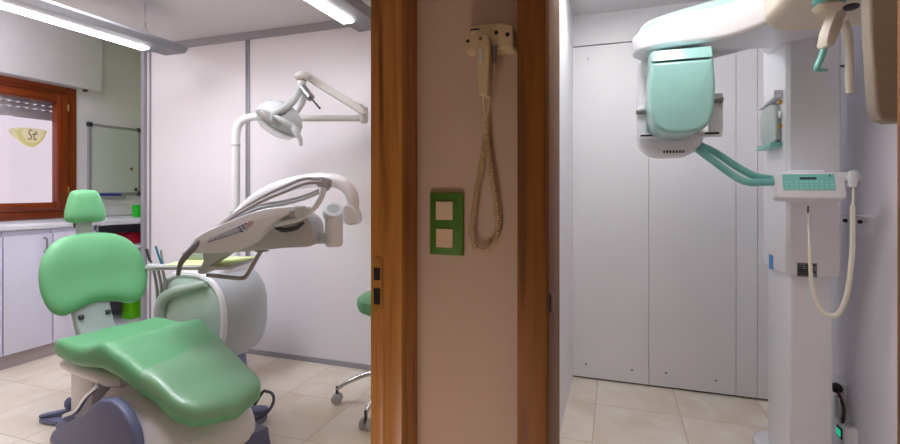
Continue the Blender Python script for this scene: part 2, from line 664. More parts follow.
# window: outer frame, sash, glass, shutter
wf = new()
for lo, hi in (((XW - 0.06, 1.70, 1.008), (XW + 0.012, 1.785, 2.148)), ((XW - 0.06, 2.864, 1.008), (XW + 0.012, 2.944, 2.148))):
    box(wf, lo, hi, 0.006)
w1 = struct('window_1', wf, 'wood_win_v', label='red-brown timber window above the worktop', smooth=True)
wr = new()
for z0, z1 in ((1.008, 1.075), (2.075, 2.148)):
    box(wr, (XW - 0.06, 1.785, z0), (XW + 0.011, 2.864, z1), 0.006)
obj('head_and_sill', wr, 'wood_win_h', w1)
s = new()
for y0, y1 in ((1.785, 1.872), (2.777, 2.862)):
    box(s, (XW - 0.045, y0, 1.077), (XW + 0.028, y1, 2.073), 0.008)
sash = obj('sash', s, 'wood_win_v', w1)
s = new()
for z0, z1 in ((1.077, 1.145), (2.0, 2.073)):
    box(s, (XW - 0.045, 1.86, z0), (XW + 0.026, 2.79, z1), 0.008)
obj('sash_rail', s, 'wood_win_h', sash)
for z in (1.25, 1.97):
    obj('hinge', cy((XW + 0.022, 2.868, z - 0.03), (XW + 0.022, 2.868, z + 0.03), 0.006, 12, 0.001), 'brass', w1)
obj('pane', bx((XW - 0.022, 1.87, 1.14), (XW - 0.016, 2.782, 2.005)), 'glass', w1)
# sticker on the glass
XS = XW - 0.012


def stick(pts, m, d0, name, par, n=6):
    P = [(on_x(a, c, XS).y, on_x(a, c, XS).z) for a, c in smooth2(pts, n)]
    return obj(name, pr(P, lambda y, z, d: Vector((XS + d, y, z)), d0, d0 + 0.0012), m, par)


st = thing('window_sticker', 'yellow and olive leaf-shaped emblem sticker on the window pane', 'sticker', on_x(32, 148, XS))
stick([(8, 130), (18, 127.6), (30, 128), (42, 129.6), (47, 132), (42, 140), (33, 146.5), (24, 144), (14, 138)], 'yellow', 0.0, 'leaf', st)
stick([(16, 131), (21, 129), (22, 136), (28, 142), (36, 142), (42, 136), (44, 132), (46, 133), (42, 141), (33, 147.5), (24, 145), (18, 138)], 'olive', 0.0015, 'crescent', st)
for pts in ([(32, 130.4), (30, 130), (28.6, 132.5), (30, 135), (31.4, 137.2), (29.6, 139.4), (27.4, 138.6)],
            [(36.2, 131), (34.6, 134), (33.8, 138.2), (34.6, 140), (36.4, 138.8)], [(31.8, 134.6), (35, 134), (37.4, 134.2)]):
    P = [on_x(a, c, XS) + Vector((0.0035, 0, 0)) for a, c in pts]
    obj('letter_stroke', tb(P, 0.0035, 6, 5), 'brown', st)

sh = thing('roller_shutter', 'half lowered grey roller shutter outside the window', 'shutter', (XW - 0.16, 2.3, 1.87))
for z0, z1 in ((1.86, 1.940), (1.949, 1.981), (1.990, 2.03), (2.034, 2.074), (2.078, 2.135)):
    obj('slat', bx((XW - 0.168, wy0 + 0.005, z0), (XW - 0.155, wy1 - 0.005, z1), 0.003), 'slat', sh)
ln = new()
y = wy0 + 0.02
while y < wy1 - 0.05:
    for z0, z1 in ((1.938, 1.951), (1.979, 1.992)):
        obj('slat_link', bx((XW - 0.164, y, z0), (XW - 0.159, y + 0.034, z1)), 'slat', sh)
    y += 0.062
ln.free()
tag(obj('exterior_wall', bx((-7.2, -1.5, -1), (-7.0, 6.5, 3.2)), 'stucco'), 'pale pink stucco wall seen through the window', 'wall')
struct('ground', bx((-7.2, -1.5, -1.1), (XW - 0.25, 6.5, -1.0)), 'stucco', label='pale paving outside the window')

# sliding panels with their rails
struct('trim_8', bx((-3.70, YB - 0.03, CH - 0.05), (-0.466, YB + 0.06, CH)), 'alu', label='ceiling track of the sliding panels')
struct('trim_9', bx((-3.72, YB - 0.012, 0.0), (-0.466, YB + 0.045, 0.035)), 'alu', label='floor track of the sliding panels')
for x0, x1, lab in ((-3.675, -2.662, 'white sliding wall panel behind the dental unit and window side'),
                    (-2.655, -1.55, 'white sliding wall panel behind the examination lamp, beside the door casing'),):
    t = thing('sliding_panel', lab, 'panel', ((x0 + x1) / 2, YB + 0.01, 0.035), 'white sliding wall panels')
    obj('board', bx((x0, YB, 0.035), (x1, YB + 0.02, CH - 0.05)), 'panel', t)
    for xa, xb in ((x0, x0 + 0.014), (x1 - 0.014, x1)):
        obj('edge_profile', bx((xa, YB - 0.014, 0.035), (xb, YB + 0.024, CH - 0.05), 0.003), 'alu', t)
b = bx((-1.54, YB, 0.035), (-0.466, YB + 0.02, CH - 0.05))
struct('wall_back_left', b, 'panel')
b = bx((-3.745, YB - 0.03, 0), (-3.705, YB + 0.05, CH), 0.003)
struct('trim_10', b, 'alu', label='grey upright at the end of the sliding panels')
struct('trim_11', bx((-3.705, YB - 0.005, 0), (-3.675, YB + 0.05, CH), 0.003), 'panel')

# ================================================================== CABINETS
XF = -4.0
for i, (y0, y1, lab) in enumerate(((1.80, 2.113, 'white base cabinet at the left edge of the photo, under the window'),
                                   (2.119, 2.424, 'white base cabinet with a bar handle, left of the green backrest'),
                                   (2.430, 2.742, 'white base cabinet directly behind the green chair back'))):
    t = thing('base_cabinet', lab, 'cabinet', (-4.27, (y0 + y1) / 2, 0), 'white base cabinets under the window')
    obj('carcass', bx((XW, y0, 0.10), (XF - 0.022, y1, 0.958)), 'cabinet', t)
    d = obj('door', bx((XF - 0.02, y0 + 0.001, 0.10), (XF, y1 - 0.001, 0.925), 0.002), 'cabinet', t)
    h0 = y1 - 0.055
    hz = obj('handle', tb([(XF + 0.0, h0, 0.895), (XF + 0.028, h0, 0.89), (XF + 0.028, h0, 0.80), (XF + 0.0, h0, 0.795)], 0.006, 8, 4), 'steel', d)
    obj('plinth', bx((XW, y0 - 0.003, 0), (XF - 0.03, y1 + 0.003, 0.098)), 'plinth', t)
tag(obj('worktop', bx((XW, 1.30, 0.964), (XF + 0.02, 2.765, 1.004), 0.006), 'worktop'),
    'white worktop running along under the window', 'worktop')

# corner shelf unit next to the panel
t = thing('corner_shelf', 'white open corner shelf unit between the cabinets and sliding panel', 'shelf', (-4.2, 3.15, 0))
out = [(XW, 2.77), (XF + 0.02, 2.77), (-3.99, 2.90), (-3.93, 3.06), (-3.86, 3.22), (-3.80, 3.40), (-3.80, 3.59), (XW, 3.59)]
fz = lambda a, c, d: Vector((a, c, d))
obj('top_board', pr(out, fz, 0.955, 1.0, 0.004), 'worktop', t)
inn = [(XW, 2.78), (-4.04, 2.78), (-4.02, 2.90), (-3.97, 3.06), (-3.90, 3.22), (-3.84, 3.40), (-3.84, 3.59), (XW, 3.59)]
for z in (0.06, 0.40, 0.735):
    obj('shelf', pr(inn, fz, z, z + 0.03, 0.003), 'worktop', t)
obj('side_panel', bx((XW, 2.768, 0), (-4.03, 2.782, 0.955)), 'shelfgrey', t)
obj('back_panel', bx((XW, 2.785, 0.09), (XW + 0.012, 3.57, 0.955)), 'shelfgrey', t)
obj('end_panel', bx((XW + 0.02, 3.565, 0.09), (-3.85, 3.59, 0.955)), 'shelfgrey', t)
# things on the shelves
p = on_x(135, 243, -4.08)
b = bx((-4.24, p.y - 0.06, 0.766), (-4.08, p.y + 0.07, 0.865), 0.008)
tag(obj('storage_box', b, 'red'), 'small red box on the upper open shelf', 'box')
p = on_x(133, 318, -4.05)
tag(obj('storage_bin', bx((-4.20, p.y + 0.005, 0.091), (-4.09, p.y + 0.12, 0.275), 0.008), 'lime'), 'lime green bin on the lowest open shelf', 'bin')
p = on_x(137, 220, -4.2)
tag(obj('cup', lt((p.x, p.y, 1.0), (0, 0, 1), [(0, 0), (0.034, 0), (0.042, 0.11), (0.038, 0.11), (0.031, 0.006), (0, 0.006)], 28), 'cupgreen'),
    'bright green cup on the corner shelf below the whiteboard', 'cup')

# whiteboard
XB = XW + 0.02
t = thing('whiteboard', 'small whiteboard in a grey frame on the window wall', 'whiteboard', (XW, 3.28, 1.2))
y0, y1, z0, z1 = 3.05, 3.53, 1.215, 1.85
obj('writing_surface', bx((XW, y0, z0), (XB, y1, z1)), 'board', t)
for lo, hi in (((XW, y0 - 0.012, z0), (XB + 0.006, y0 + 0.012, z1)), ((XW, y1 - 0.012, z0), (XB + 0.006, y1 + 0.012, z1)),
               ((XW, y0, z0 - 0.012), (XB + 0.006, y1, z0 + 0.012)), ((XW, y0, z1 - 0.012), (XB + 0.006, y1, z1 + 0.012))):
    obj('frame_bar', bx(lo, hi, 0.003), 'alu', t)
for y in (y0, y1):
    for z in (z0, z1):
        obj('corner_cap', bx((XW, y - 0.022, z - 0.022), (XB + 0.012, y + 0.022, z + 0.022), 0.008), 'dark', t)
obj('pen_tray', bx((XW, 3.09, 1.178), (XW + 0.06, 3.36, 1.195), 0.003), 'alu', t)
for px, py, nm, lab in ((131, 169, 'dark', 'brown round magnet on the right side of the whiteboard'), (135.5, 189.5, 'red', 'dark red magnet at the lower right corner of the whiteboard')):
    p = on_x(px, py, XB)
    tag(obj('magnet', cy(p, p + Vector((0.012, 0, 0)), 0.016, 16, 0.003), 'brown' if nm == 'dark' else 'maroon'), lab, 'magnet')
p = on_x(100, 196.5, XW + 0.035); q = on_x(121, 195.5, XW + 0.035)
tag(obj('marker', cy((XW + 0.035, p.y, 1.206), (XW + 0.035, q.y, 1.206), 0.011, 14, 0.003), 'blue'), 'blue marker lying on the whiteboard pen tray', 'marker')

# ================================================================== LAMPS
for xc, nm, lab in ((-2.86, 'tube_light', 'long suspended linear lamp nearest the window'), (-1.34, 'tube_light_warm', 'long suspended linear lamp beside the oak door casing')):
    t = thing('pendant_lamp', lab, 'lamp', (xc, 1.85, 2.22), 'suspended linear lamps')
    xs = [(-0.10, 0.018), (-0.085, 0.0), (0.085, 0.0), (0.115, 0.03), (0.10, 0.05), (0.0, 0.062), (-0.09, 0.045)]
    yl, yr = (1.2 if xc < -2 else 1.3), 2.50
    P = [(a, c) for a, c in xs]
    body = pr(P, lambda a, c, d: Vector((xc + a, d, 2.181 + c)), yl, yr, 0.012, 2)
    obj('housing', body, 'lamp_body', t)
    obj('diffuser', bx((xc - 0.083, yl + 0.08, 2.168), (xc - 0.016, yr - 0.19, 2.1825), 0.005), nm, t)
    for y in (yl + 0.3, yr - 0.24):
        w = obj('suspension_wire', tb([(xc + 0.01, y, CH), (xc + 0.01, y, 2.30)], 0.003, 6, 1), 'steel', t)
        tube_b = new()
        tube(tube_b, [(xc + 0.01, y, 2.30), (xc + 0.01, y - 0.04, 2.24)], 0.0012, 6, 1)
        tube(tube_b, [(xc + 0.01, y, 2.30), (xc + 0.01, y + 0.05, 2.24)], 0.0012, 6, 1)
        obj('bridle', tube_b, 'steel', w)
        obj('gripper', cy((xc + 0.01, y, 2.295), (xc + 0.01, y, 2.33), 0.007, 10, 0.001), 'steel', w)
t = thing('ceiling_light', 'square ceiling light of the x-ray room, nearest the doorway', 'lamp', (0.04, 1.52, CHR - 0.05))
obj('frame', bx((-0.25, 1.36, CHR - 0.05), (0.33, 1.68, CHR), 0.006), 'white', t)
obj('diffuser', bx((-0.23, 1.38, CHR - 0.056), (0.31, 1.66, CHR - 0.049)), 'room_light', t)
t = thing('added_ceiling_panel', 'added flat square light in the raised ceiling above the worktop', 'lamp', (-3.9, 1.65, 2.73))  # added out of view to brighten the window wall and cabinets
obj('frame', bx((-4.22, 1.33, 2.73), (-3.58, 1.97, 2.78), 0.006), 'white', t)
obj('diffuser', bx((-4.20, 1.35, 2.724), (-3.60, 1.95, 2.731)), 'added_bay_light', t)
t = thing('ceiling_light', 'added square ceiling light behind the overhead x-ray arm', 'lamp', (-0.05, 2.59, CHR - 0.05))  # second x-ray room light, added out of view to lift the back wall
obj('frame', bx((-0.18, 2.46, CHR - 0.05), (0.08, 2.72, CHR), 0.006), 'white', t)
obj('diffuser', bx((-0.16, 2.48, CHR - 0.056), (0.06, 2.70, CHR - 0.049)), 'added_rear_light', t)
t = thing('added_ceiling_panel', 'added flat square ceiling light between the two suspended lamps', 'lamp', (-2.6, 1.6, CH - 0.05))  # extra light added out of view for the floor and chair
obj('frame', bx((-2.70, 1.28, CH - 0.05), (-2.06, 1.92, CH), 0.006), 'white', t)
obj('diffuser', bx((-2.68, 1.30, CH - 0.056), (-2.08, 1.90, CH - 0.049)), 'added_left_light', t)
t = thing('added_floor_light', 'added round floor uplight in the hall, out of view', 'lamp', (-0.50, 0.25, 0))  # invented source out of view, brightens the lower part of the middle wall
obj('housing', lt((-0.50, 0.25, 0), UP, [(0, 0), (0.16, 0), (0.17, 0.01), (0.17, 0.06), (0.15, 0.06), (0.15, 0.04), (0, 0.04)], 32), 'white', t)
obj('diffuser', lt((-0.50, 0.25, 0), UP, [(0, 0.045), (0.148, 0.045), (0.148, 0.052), (0, 0.054)], 32), 'added_floor_glow', t)

# ================================================================== DENTAL CHAIR
CO = Vector((-2.632, 1.872, 0))
CF = Vector((0.985, -0.174, 0))
CL = Vector((0.174, 0.985, 0))


def C(u, v, z):
    return CO + CF * u + CL * v + UP * z


def interp(tab, x):
    if x <= tab[0][0]:
        return tab[0][1]
    for (a, fa), (c, fc) in zip(tab, tab[1:]):
        if x <= c:
            t = (x - a) / (c - a)
            t = t * t * (3 - 2 * t) * 0.5 + t * 0.5
            return fa + (fc - fa) * t
    return tab[-1][1]


ch = thing('dental_chair', 'green vinyl dental chair on a white and slate base', 'dental chair', C(0.5, 0, 0))
HT = [(-0.06, 0.455), (0.05, 0.455), (0.25, 0.452), (0.45, 0.478), (0.56, 0.455), (0.75, 0.39), (0.95, 0.315), (1.2, 0.225)]
HW = [(-0.06, 0.25), (0.2, 0.264), (0.4, 0.262), (0.6, 0.238), (0.85, 0.208), (1.15, 0.185)]
N = 26
us = [-0.05 + 1.13 * i / N for i in range(N + 1)]


def seat_outline():
    right = []
    for i in range(N + 1):
        u = us[i]
        w = interp(HW, u)
        e = 1.0
        if u > 0.93:
            e = max(0, 1 - ((u - 0.93) / 0.15) ** 2.6) ** (1 / 2.6)
        if u < 0.02:
            e = max(0, 1 - ((0.02 - u) / 0.07) ** 3.4) ** (1 / 3.4)
        right.append((u, -w * e))
    left = [(u, -v) for u, v in reversed(right)]
    rim = right + left[1:-1]
    # rounder ends
    return rim


def resample(P, n):
    L = [0]
    m = len(P)
    for i in range(m):
        L.append(L[-1] + math.dist(P[i], P[(i + 1) % m]))
    out = []
    j = 0
    for k in range(n):
        t = L[-1] * k / n
        while L[j + 1] < t:
            j += 1
        f = (t - L[j]) / max(1e-9, L[j + 1] - L[j])
        a, c = P[j], P[(j + 1) % m]
        out.append((a[0] + (c[0] - a[0]) * f, a[1] + (c[1] - a[1]) * f))
    return out


so = resample(seat_outline(), 96)


def seat_fn(u, v, d):
    dip = 0.0
    w = interp(HW, u)
    if d > 0:
        # hollow of the sitting area and soft ridge where the knees bend
        dip = -0.034 * math.exp(-((u - 0.17) / 0.16) ** 2) * max(0, 1 - (v / (w * 0.9)) ** 2) + 0.017 * math.exp(-((u - 0.45) / 0.08) ** 2)
    return C(u, v, interp(HT, u) + d + dip)


sb = pillow(so, seat_fn, 0.056, p=14, q=2.6, centre=(0.50, 0), back=1.0, nr=18)
film = sb.copy()
seat = obj('seat_cushion', sb, 'green', ch, angle=60)
kill = []
bmesh.ops.bisect_plane(film, geom=list(film.verts) + list(film.edges) + list(film.faces), dist=1e-6, plane_co=C(0.68, 0, 0.4), plane_no=(CF + CL * 0.16).normalized(), clear_inner=True)
for f in film.faces:
    c = f.calc_center_median() - CO
    if c.z < interp(HT, c.dot(CF)) - 0.02:
        kill.append(f)
bmesh.ops.delete(film, geom=kill, context='FACES')
film.normal_update()
for v in film.verts:
    v.co += v.normal * 0.0025
obj('foot_cover', film, 'film', ch, label='clear plastic cover over the foot end', angle=60)
# trim under the seat
fr = pillow([(u, v * 0.93) for u, v in resample([(-0.03, -0.22), (0.0, -0.245), (0.25, -0.255), (0.45, -0.25), (0.52, -0.22), (0.52, 0.22), (0.45, 0.25), (0.25, 0.255), (0.0, 0.245), (-0.03, 0.22)], 60)],
            lambda u, v, d: C(u, v, 0.362 + d - 0.02 * max(0, u - 0.3)), 0.042, p=8, q=2, centre=(0.25, 0), nr=10)
obj('seat_frame', fr, 'white', ch)
# lifting column behind and links
obj('lift_cover', bx((0.02, -0.19, 0.08), (0.25, 0.19, 0.36), 0.02, 3, lambda p: C(p.x, p.y, p.z)), 'white', ch)
obj('lift_arm', pr([(0.12, 0.10), (0.24, 0.10), (0.62, 0.30), (0.58, 0.36), (0.44, 0.36)], lambda a, c, d: C(a, d, c), -0.17, 0.17, 0.015, 3), 'white', ch)
obj('lift_link', tb([C(0.40, -0.23, 0.34), C(0.30, -0.235, 0.27), C(0.18, -0.225, 0.17), C(0.02, -0.21, 0.10)], 0.013, 10, 6), 'chrome', ch)
# slate base with raised left shoulder
bp = [(-0.02, 0.0), (-0.02, 0.06), (0.02, 0.085), (0.30, 0.10), (0.62, 0.10), (1.0, 0.09), (1.02, 0.0)]
base = obj('base', pr(bp, lambda a, c, d: C(a, d, c), -0.24, 0.24, 0.022, 4), 'bluegrey', ch)


def on_v(px, py, v):
    d = ray(px, py)
    t = (v - (CAM - CO).dot(CL)) / d.dot(CL)
    q = CAM + d * t - CO
    return q.dot(CF), q.z


fp_ = [on_v(a, c, -0.27) for a, c in ((52, 436), (55, 430), (70, 421), (86, 413), (94, 404), (101, 399.5), (112, 399), (120, 405), (128, 416), (134, 430), (138, 446))]
fp_ = fp_ + [(fp_[-1][0] + 0.03, 0.0), (fp_[0][0], 0.0)]
obj('base_fender', pr(fp_, lambda a, c, d: C(a, d, c), -0.282, -0.235, 0.012, 3), 'bluegrey', base)
obj('base_recess', bx((0.0, -0.15, 0.10), (0.17, 0.15, 0.155), 0.012, 2, lambda p: C(p.x, p.y, p.z)), 'dark', base)
shp = resample([(0.28 + 0.37 * (1 + math.copysign(abs(math.cos(t)) ** 0.75, math.cos(t))), 0.270 * math.copysign(abs(math.sin(t)) ** 0.75, math.sin(t))) for t in [2 * PI * k / 80 for k in range(80)]], 72)
obj('base_shell', pillow(shp, lambda u, v, d: C(u, v, 0.085 + max(d, -0.01) * (1.0 if u < 0.62 else 1 - 0.35 * (u - 0.62) / 0.4)), 0.262, p=3.6, q=2.0, centre=(0.62, 0), nr=16), 'white', ch, angle=60)

# backrest
BO = [(-0.62, 0.0), (-0.35, 0.055), (0, 0.085), (0.35, 0.055), (0.62, 0.0), (0.84, 0.07), (0.97, 0.25), (1.0, 0.46), (0.93, 0.68), (0.74, 0.87), (0.45, 0.97), (0, 1.0),
      (-0.45, 0.97), (-0.74, 0.87), (-0.93, 0.68), (-1.0, 0.46), (-0.97, 0.25), (-0.84, 0.07)]
bo = resample(smooth2([(a * 0.265, c * 0.425) for a, c in BO], 5), 88)


def back_fn(a, h, d):
    lean = -0.10 - 0.30 * h
    wrap = 0.55 * a * a            # wings come slightly forward
    hollow = -0.012 * math.exp(-((h - 0.16) / 0.10) ** 2) if d > 0 else 0
    return C(lean + wrap + d * 0.95 + hollow, a, 0.585 + h * 0.985 + d * 0.28)


obj('backrest', pillow(bo, back_fn, 0.048, p=5, q=2.1, centre=(0, 0.21), nr=16), 'green', ch, angle=60)
ho = resample(smooth2([(-0.095, 0.012), (-0.05, 0), (0, 0.004), (0.05, 0), (0.095, 0.012), (0.102, 0.05), (0.086, 0.12), (0.066, 0.175), (0.035, 0.188), (-0.035, 0.188), (-0.066, 0.175), (-0.086, 0.12), (-0.102, 0.05)], 5), 64)
hd = obj('headrest', pillow(ho, lambda a, h, d: C(-0.245 - 0.12 * h + d, a, 1.062 + h + d * 0.1), 0.04, p=4, q=2.1, centre=(0, 0.09), nr=12), 'green', ch, angle=60)
obj('headrest_post', bx((-0.265, -0.040, 0.95), (-0.245, 0.040, 1.10), 0.006, 2, lambda p: C(p.x - 0.15 * (p.z - 0.95), p.y, p.z)), 'grey', ch)
obj('headrest_joint', cy(C(-0.285, -0.04, 1.055), C(-0.285, 0.04, 1.055), 0.024, 20, 0.004), 'dark', hd)
obj('back_support', pr([(-0.02, 0.38), (-0.105, 0.52), (-0.17, 0.66), (-0.19, 0.80), (-0.16, 0.80), (-0.12, 0.66), (-0.055, 0.52), (0.03, 0.42), (0.03, 0.38)], lambda a, c, d: C(a, d, c), -0.125, 0.055, 0.012, 3), 'support', ch)
for v in (-0.10, 0.03):
    obj('hinge_bolt', cy(C(-0.07, v - 0.012, 0.565), C(-0.07, v + 0.012, 0.565), 0.012, 14, 0.002), 'dark', ch)

# pedal at the rear of the chair
pd = thing('foot_pedal', 'slate foot pedal on the floor, left of the chair base', 'pedal', C(0.03, -0.30, 0))
pp = pz(69, 411, 2.60)
q0 = Vector((pp.x, pp.y, 0))
ex, ey = RT, FW
obj('pedal_plate', pr(smooth2([(-0.12, -0.02), (-0.03, -0.055), (0.07, -0.05), (0.13, 0.0), (0.06, 0.05), (-0.02, 0.03)], 5), lambda a, c, d: q0 + ex * a * 1.15 + ey * c * 1.3 + UP * (d + 0.03 * max(0, a)), 0.0, 0.028, 0.008, 2), 'bluegrey', pd)
obj('pedal_blade', pr(smooth2([(-0.125, -0.045), (-0.08, -0.04), (0.03, 0.0), (0.02, 0.035), (-0.05, 0.01), (-0.12, -0.02)], 5), lambda a, c, d: q0 + ex * a + ey * c + UP * (d + 0.1 * (a + 0.12)), 0.03, 0.046, 0.005, 2), 'bluegrey', pd)
obj('pedal_knob', lt(q0 + ex * 0.0 + UP * 0.03, (0, 0, 1), [(0, 0), (0.02, 0), (0.014, 0.03), (0.022, 0.05), (0.02, 0.075), (0.008, 0.09), (0, 0.092)], 20), 'bluegrey', pd)

# looped foot control on the far side
p = pz(263, 419, 2.59)
q0 = Vector((p.x, p.y, 0))
fc = thing('foot_control', 'slate foot control with a round wire guard, right of the chair base', 'foot control', q0)
obj('control_base', lt(q0 - ex * 0.06, (0, 0, 1), [(0, 0), (0.075, 0), (0.08, 0.012), (0.07, 0.04), (0.04, 0.055), (0, 0.058)], 28), 'bluegrey', fc)
ring = [q0 - ex * 0.015 + ex * 0.065 * math.cos(t) + ey * 0.09 * math.sin(t) + UP * (0.085 + 0.035 * math.sin(t)) for t in [-1.9 + 3.8 * k / 12 for k in range(13)]]
obj('guard_loop', tb([q0 - ex * 0.08 - ey * 0.05 + UP * 0.04] + ring + [q0 - ex * 0.08 + ey * 0.05 + UP * 0.04], 0.008, 8, 4), 'dark', fc)
obj('control_pedal', pr(smooth2([(-0.07, -0.03), (0.0, -0.035), (0.03, 0), (0, 0.035), (-0.07, 0.03)], 4), lambda a, c, d: q0 + ex * a + ey * c + UP * d, 0.05, 0.07, 0.006, 2), 'bluegrey', fc)

# ================================================================== DENTAL UNIT
DX, DZ = -2.475, 0.46
DY0, DY1 = 2.26, 2.66
du = thing('dental_unit', 'rounded pale grey drum-shaped dental unit behind the chair', 'dental unit', (DX, 2.45, 0))
R = 0.295


def drum_loft(prof, n=80, ex=2.7, closed=False):
    bm = new()
    rings = []
    for r, y in prof:
        if r < 1e-6:
            rings.append([bm.verts.new((DX, y, DZ))])
            continue
        ring = []
        for k in range(n):
            t = 2 * PI * k / n
            ct, st_ = math.cos(t), math.sin(t)
            ring.append(bm.verts.new((DX + r * math.copysign(abs(ct) ** (2 / ex), ct), y, DZ + r * 1.02 * math.copysign(abs(st_) ** (2 / ex), st_))))
        rings.append(ring)
    for A, B in zip(rings, rings[1:]):
        for k in range(n):
            k2 = (k + 1) % n
            if len(A) == 1:
                bm.faces.new((A[0], B[k], B[k2]))
            elif len(B) == 1:
                bm.faces.new((A[k], A[k2], B[0]))
            else:
                bm.faces.new((A[k], A[k2], B[k2], B[k]))
    return bm


obj('drum', drum_loft([(0, DY0), (R - 0.03, DY0), (R - 0.012, DY0 + 0.004), (R - 0.006, DY0 + 0.02), (R - 0.02, DY0 + 0.035), (R - 0.015, DY0 + 0.07), (R + 0.002, DY0 + 0.12), (R + 0.008, DY0 + 0.25), (R - 0.004, DY0 + 0.34), (R - 0.04, DY0 + 0.39), (R - 0.10, DY0 + 0.40), (0, DY0 + 0.40)]), 'drum', du)
obj('front_panel', drum_loft([(0, DY0 - 0.032), (R * 0.5, DY0 - 0.028), (R - 0.06, DY0 - 0.016), (R - 0.04, DY0 - 0.006), (R - 0.04, DY0 + 0.008)], 80, 2.4), 'drumface', du)
obj('rim', drum_loft([(R - 0.045, DY0 + 0.01), (R - 0.042, DY0 - 0.012), (R - 0.03, DY0 - 0.02), (R - 0.016, DY0 - 0.016), (R - 0.008, DY0), (R - 0.012, DY0 + 0.014)], 80, 2.5), 'white', du)
obj('foot', lt((DX + 0.11, 2.48, 0), UP, [(0, 0), (0.15, 0), (0.15, 0.02), (0.10, 0.05), (0.085, 0.22), (0, 0.22)], 36), 'bluegrey', du)
obj('drum_top', pr(rrect(DX - 0.22, DY0 + 0.08, DX + 0.19, DY1 - 0.04, 0.05), fz, 0.70, 0.79, 0.02, 3), 'white', du)
zc = 2.62
obj('assistant_arm', tb([pz(206, 284, 2.86), pz(190, 287.5, 2.90), pz(174, 292, 2.94), pz(164, 298.5, 2.96), pz(160, 309, 2.97), pz(161.5, 322, 2.98), pz(167, 335, 3.0)],
                        [0.02, 0.026, 0.031, 0.035, 0.036, 0.035, 0.034], 16, 8, (FW, 0.8)), 'greygreen', du)
# suction holder with tips and hoses
sh_ = obj('suction_holder', bx((-0.055, -0.03, -0.018), (0.055, 0.03, 0.018), 0.012, 3, lambda p: pz(156, 267, 2.92) + RT * p.x + FW * p.y + UP * p.z), 'grey', du)
for k, (a, c, e, m, r) in enumerate((((146.5, 249), (149, 258), (152.5, 267), 'dark', 0.009), ((155.5, 246), (158, 254), (162, 265), 'cyan', 0.006), ((149, 262), (153, 266), (158, 270), 'grey', 0.011), ((161, 250), (162, 258), (164, 266), 'chrome', 0.006))):
    obj('suction_tip', tb([pz(*a, 2.92), pz(*c, 2.92), pz(*e, 2.92)], r, 10, 5), m, sh_)
for k, x in enumerate((154, 158.5, 163)):
    obj('suction_hose', tb([pz(x - 1, 268, 2.93), pz(x + 2, 282, 2.96), pz(x + 3.5, 300, 2.98), pz(x + 3, 330, 3.0), pz(x + 6, 350, 3.02)], 0.0085, 10, 6), 'tubegrey', du)

# examination lamp
zL = 3.12
lp = thing('examination_lamp', 'white dental examination lamp on a bent post with a folding arm', 'lamp', pz(236, 290, zL))
obj('post', tb([pz(236, 261, zL), pz(236, 235, zL), pz(236, 200, zL), pz(236, 150, zL), pz(236, 136, zL), pz(238, 126, zL), pz(244, 119.5, zL), pz(254, 116.8, zL), pz(263, 117, zL)], 0.026, 20, 8), 'white', lp)
obj('post_sleeve', cy(pz(236, 222, zL), pz(236, 210, zL), 0.038, 24, 0.006), 'grey', lp)
obj('post_ring', cy(pz(236, 146.5, zL), pz(236, 144.5, zL), 0.028, 24, 0.002), 'grey', lp)
obj('cross_arm', tb([pz(258, 117, zL), pz(300, 118, zL - 0.01), pz(363, 118.5, zL - 0.04)], [0.024, 0.022, 0.019], 18, 4), 'arm', lp)
obj('elbow', cy(pz(364, 123, zL - 0.05), pz(364, 107, zL - 0.05), 0.027, 24, 0.008), 'arm', lp)
obj('upper_arm', pr([(366, 114), (362.5, 106.5), (309.5, 73.2), (304, 76.5), (306, 79.8), (359, 113)], plane_fn(zL - 0.14), -0.0, 0.045, 0.008, 3), 'arm', lp)
obj('arm_link', tb([pz(363, 110, zL - 0.05), pz(357, 105.5, zL - 0.13)], 0.024, 14, 1), 'arm', lp)
zH = 2.9
obj('knuckle_cap', ellipsoid(pz(302, 76, zH + 0.05), (RT * 0.05, FW * 0.05, UP * 0.03)), 'arm', lp)
obj('knuckle_neck', cy(pz(301.5, 86, zH + 0.05), pz(301.5, 77, zH + 0.05), 0.027, 20, 0.004), 'arm', lp)
obj('neck_ring', cy(pz(301.5, 81, zH + 0.05), pz(301.5, 79.8, zH + 0.05), 0.0285, 20, 0.001), 'brown', lp)
obj('yoke_arm', tb([pz(302, 85, zH + 0.03), pz(298, 93, zH - 0.02), pz(292, 102, zH - 0.1), pz(283, 109, zH - 0.16), pz(275, 113, zH - 0.17), pz(272, 120, zH - 0.16)], [0.024, 0.024, 0.022, 0.02, 0.018, 0.013], 16, 8), 'grey', lp)
obj('yoke_arm', tb([pz(302, 88, zH + 0.06), pz(302.5, 98, zH + 0.09), pz(300, 106, zH + 0.1), pz(294, 114, zH + 0.09)], [0.026, 0.026, 0.022, 0.018], 16, 8), 'unitwhite', lp)
kn = obj('aiming_knob', tb([pz(303, 88, zH - 0.02), pz(311, 98, zH - 0.06)], 0.023, 14, 1), 'steel', lp)
obj('aiming_rod', tb([pz(311, 98, zH - 0.06), pz(320, 108.5, zH - 0.1)], 0.006, 10, 1), 'dark', kn)
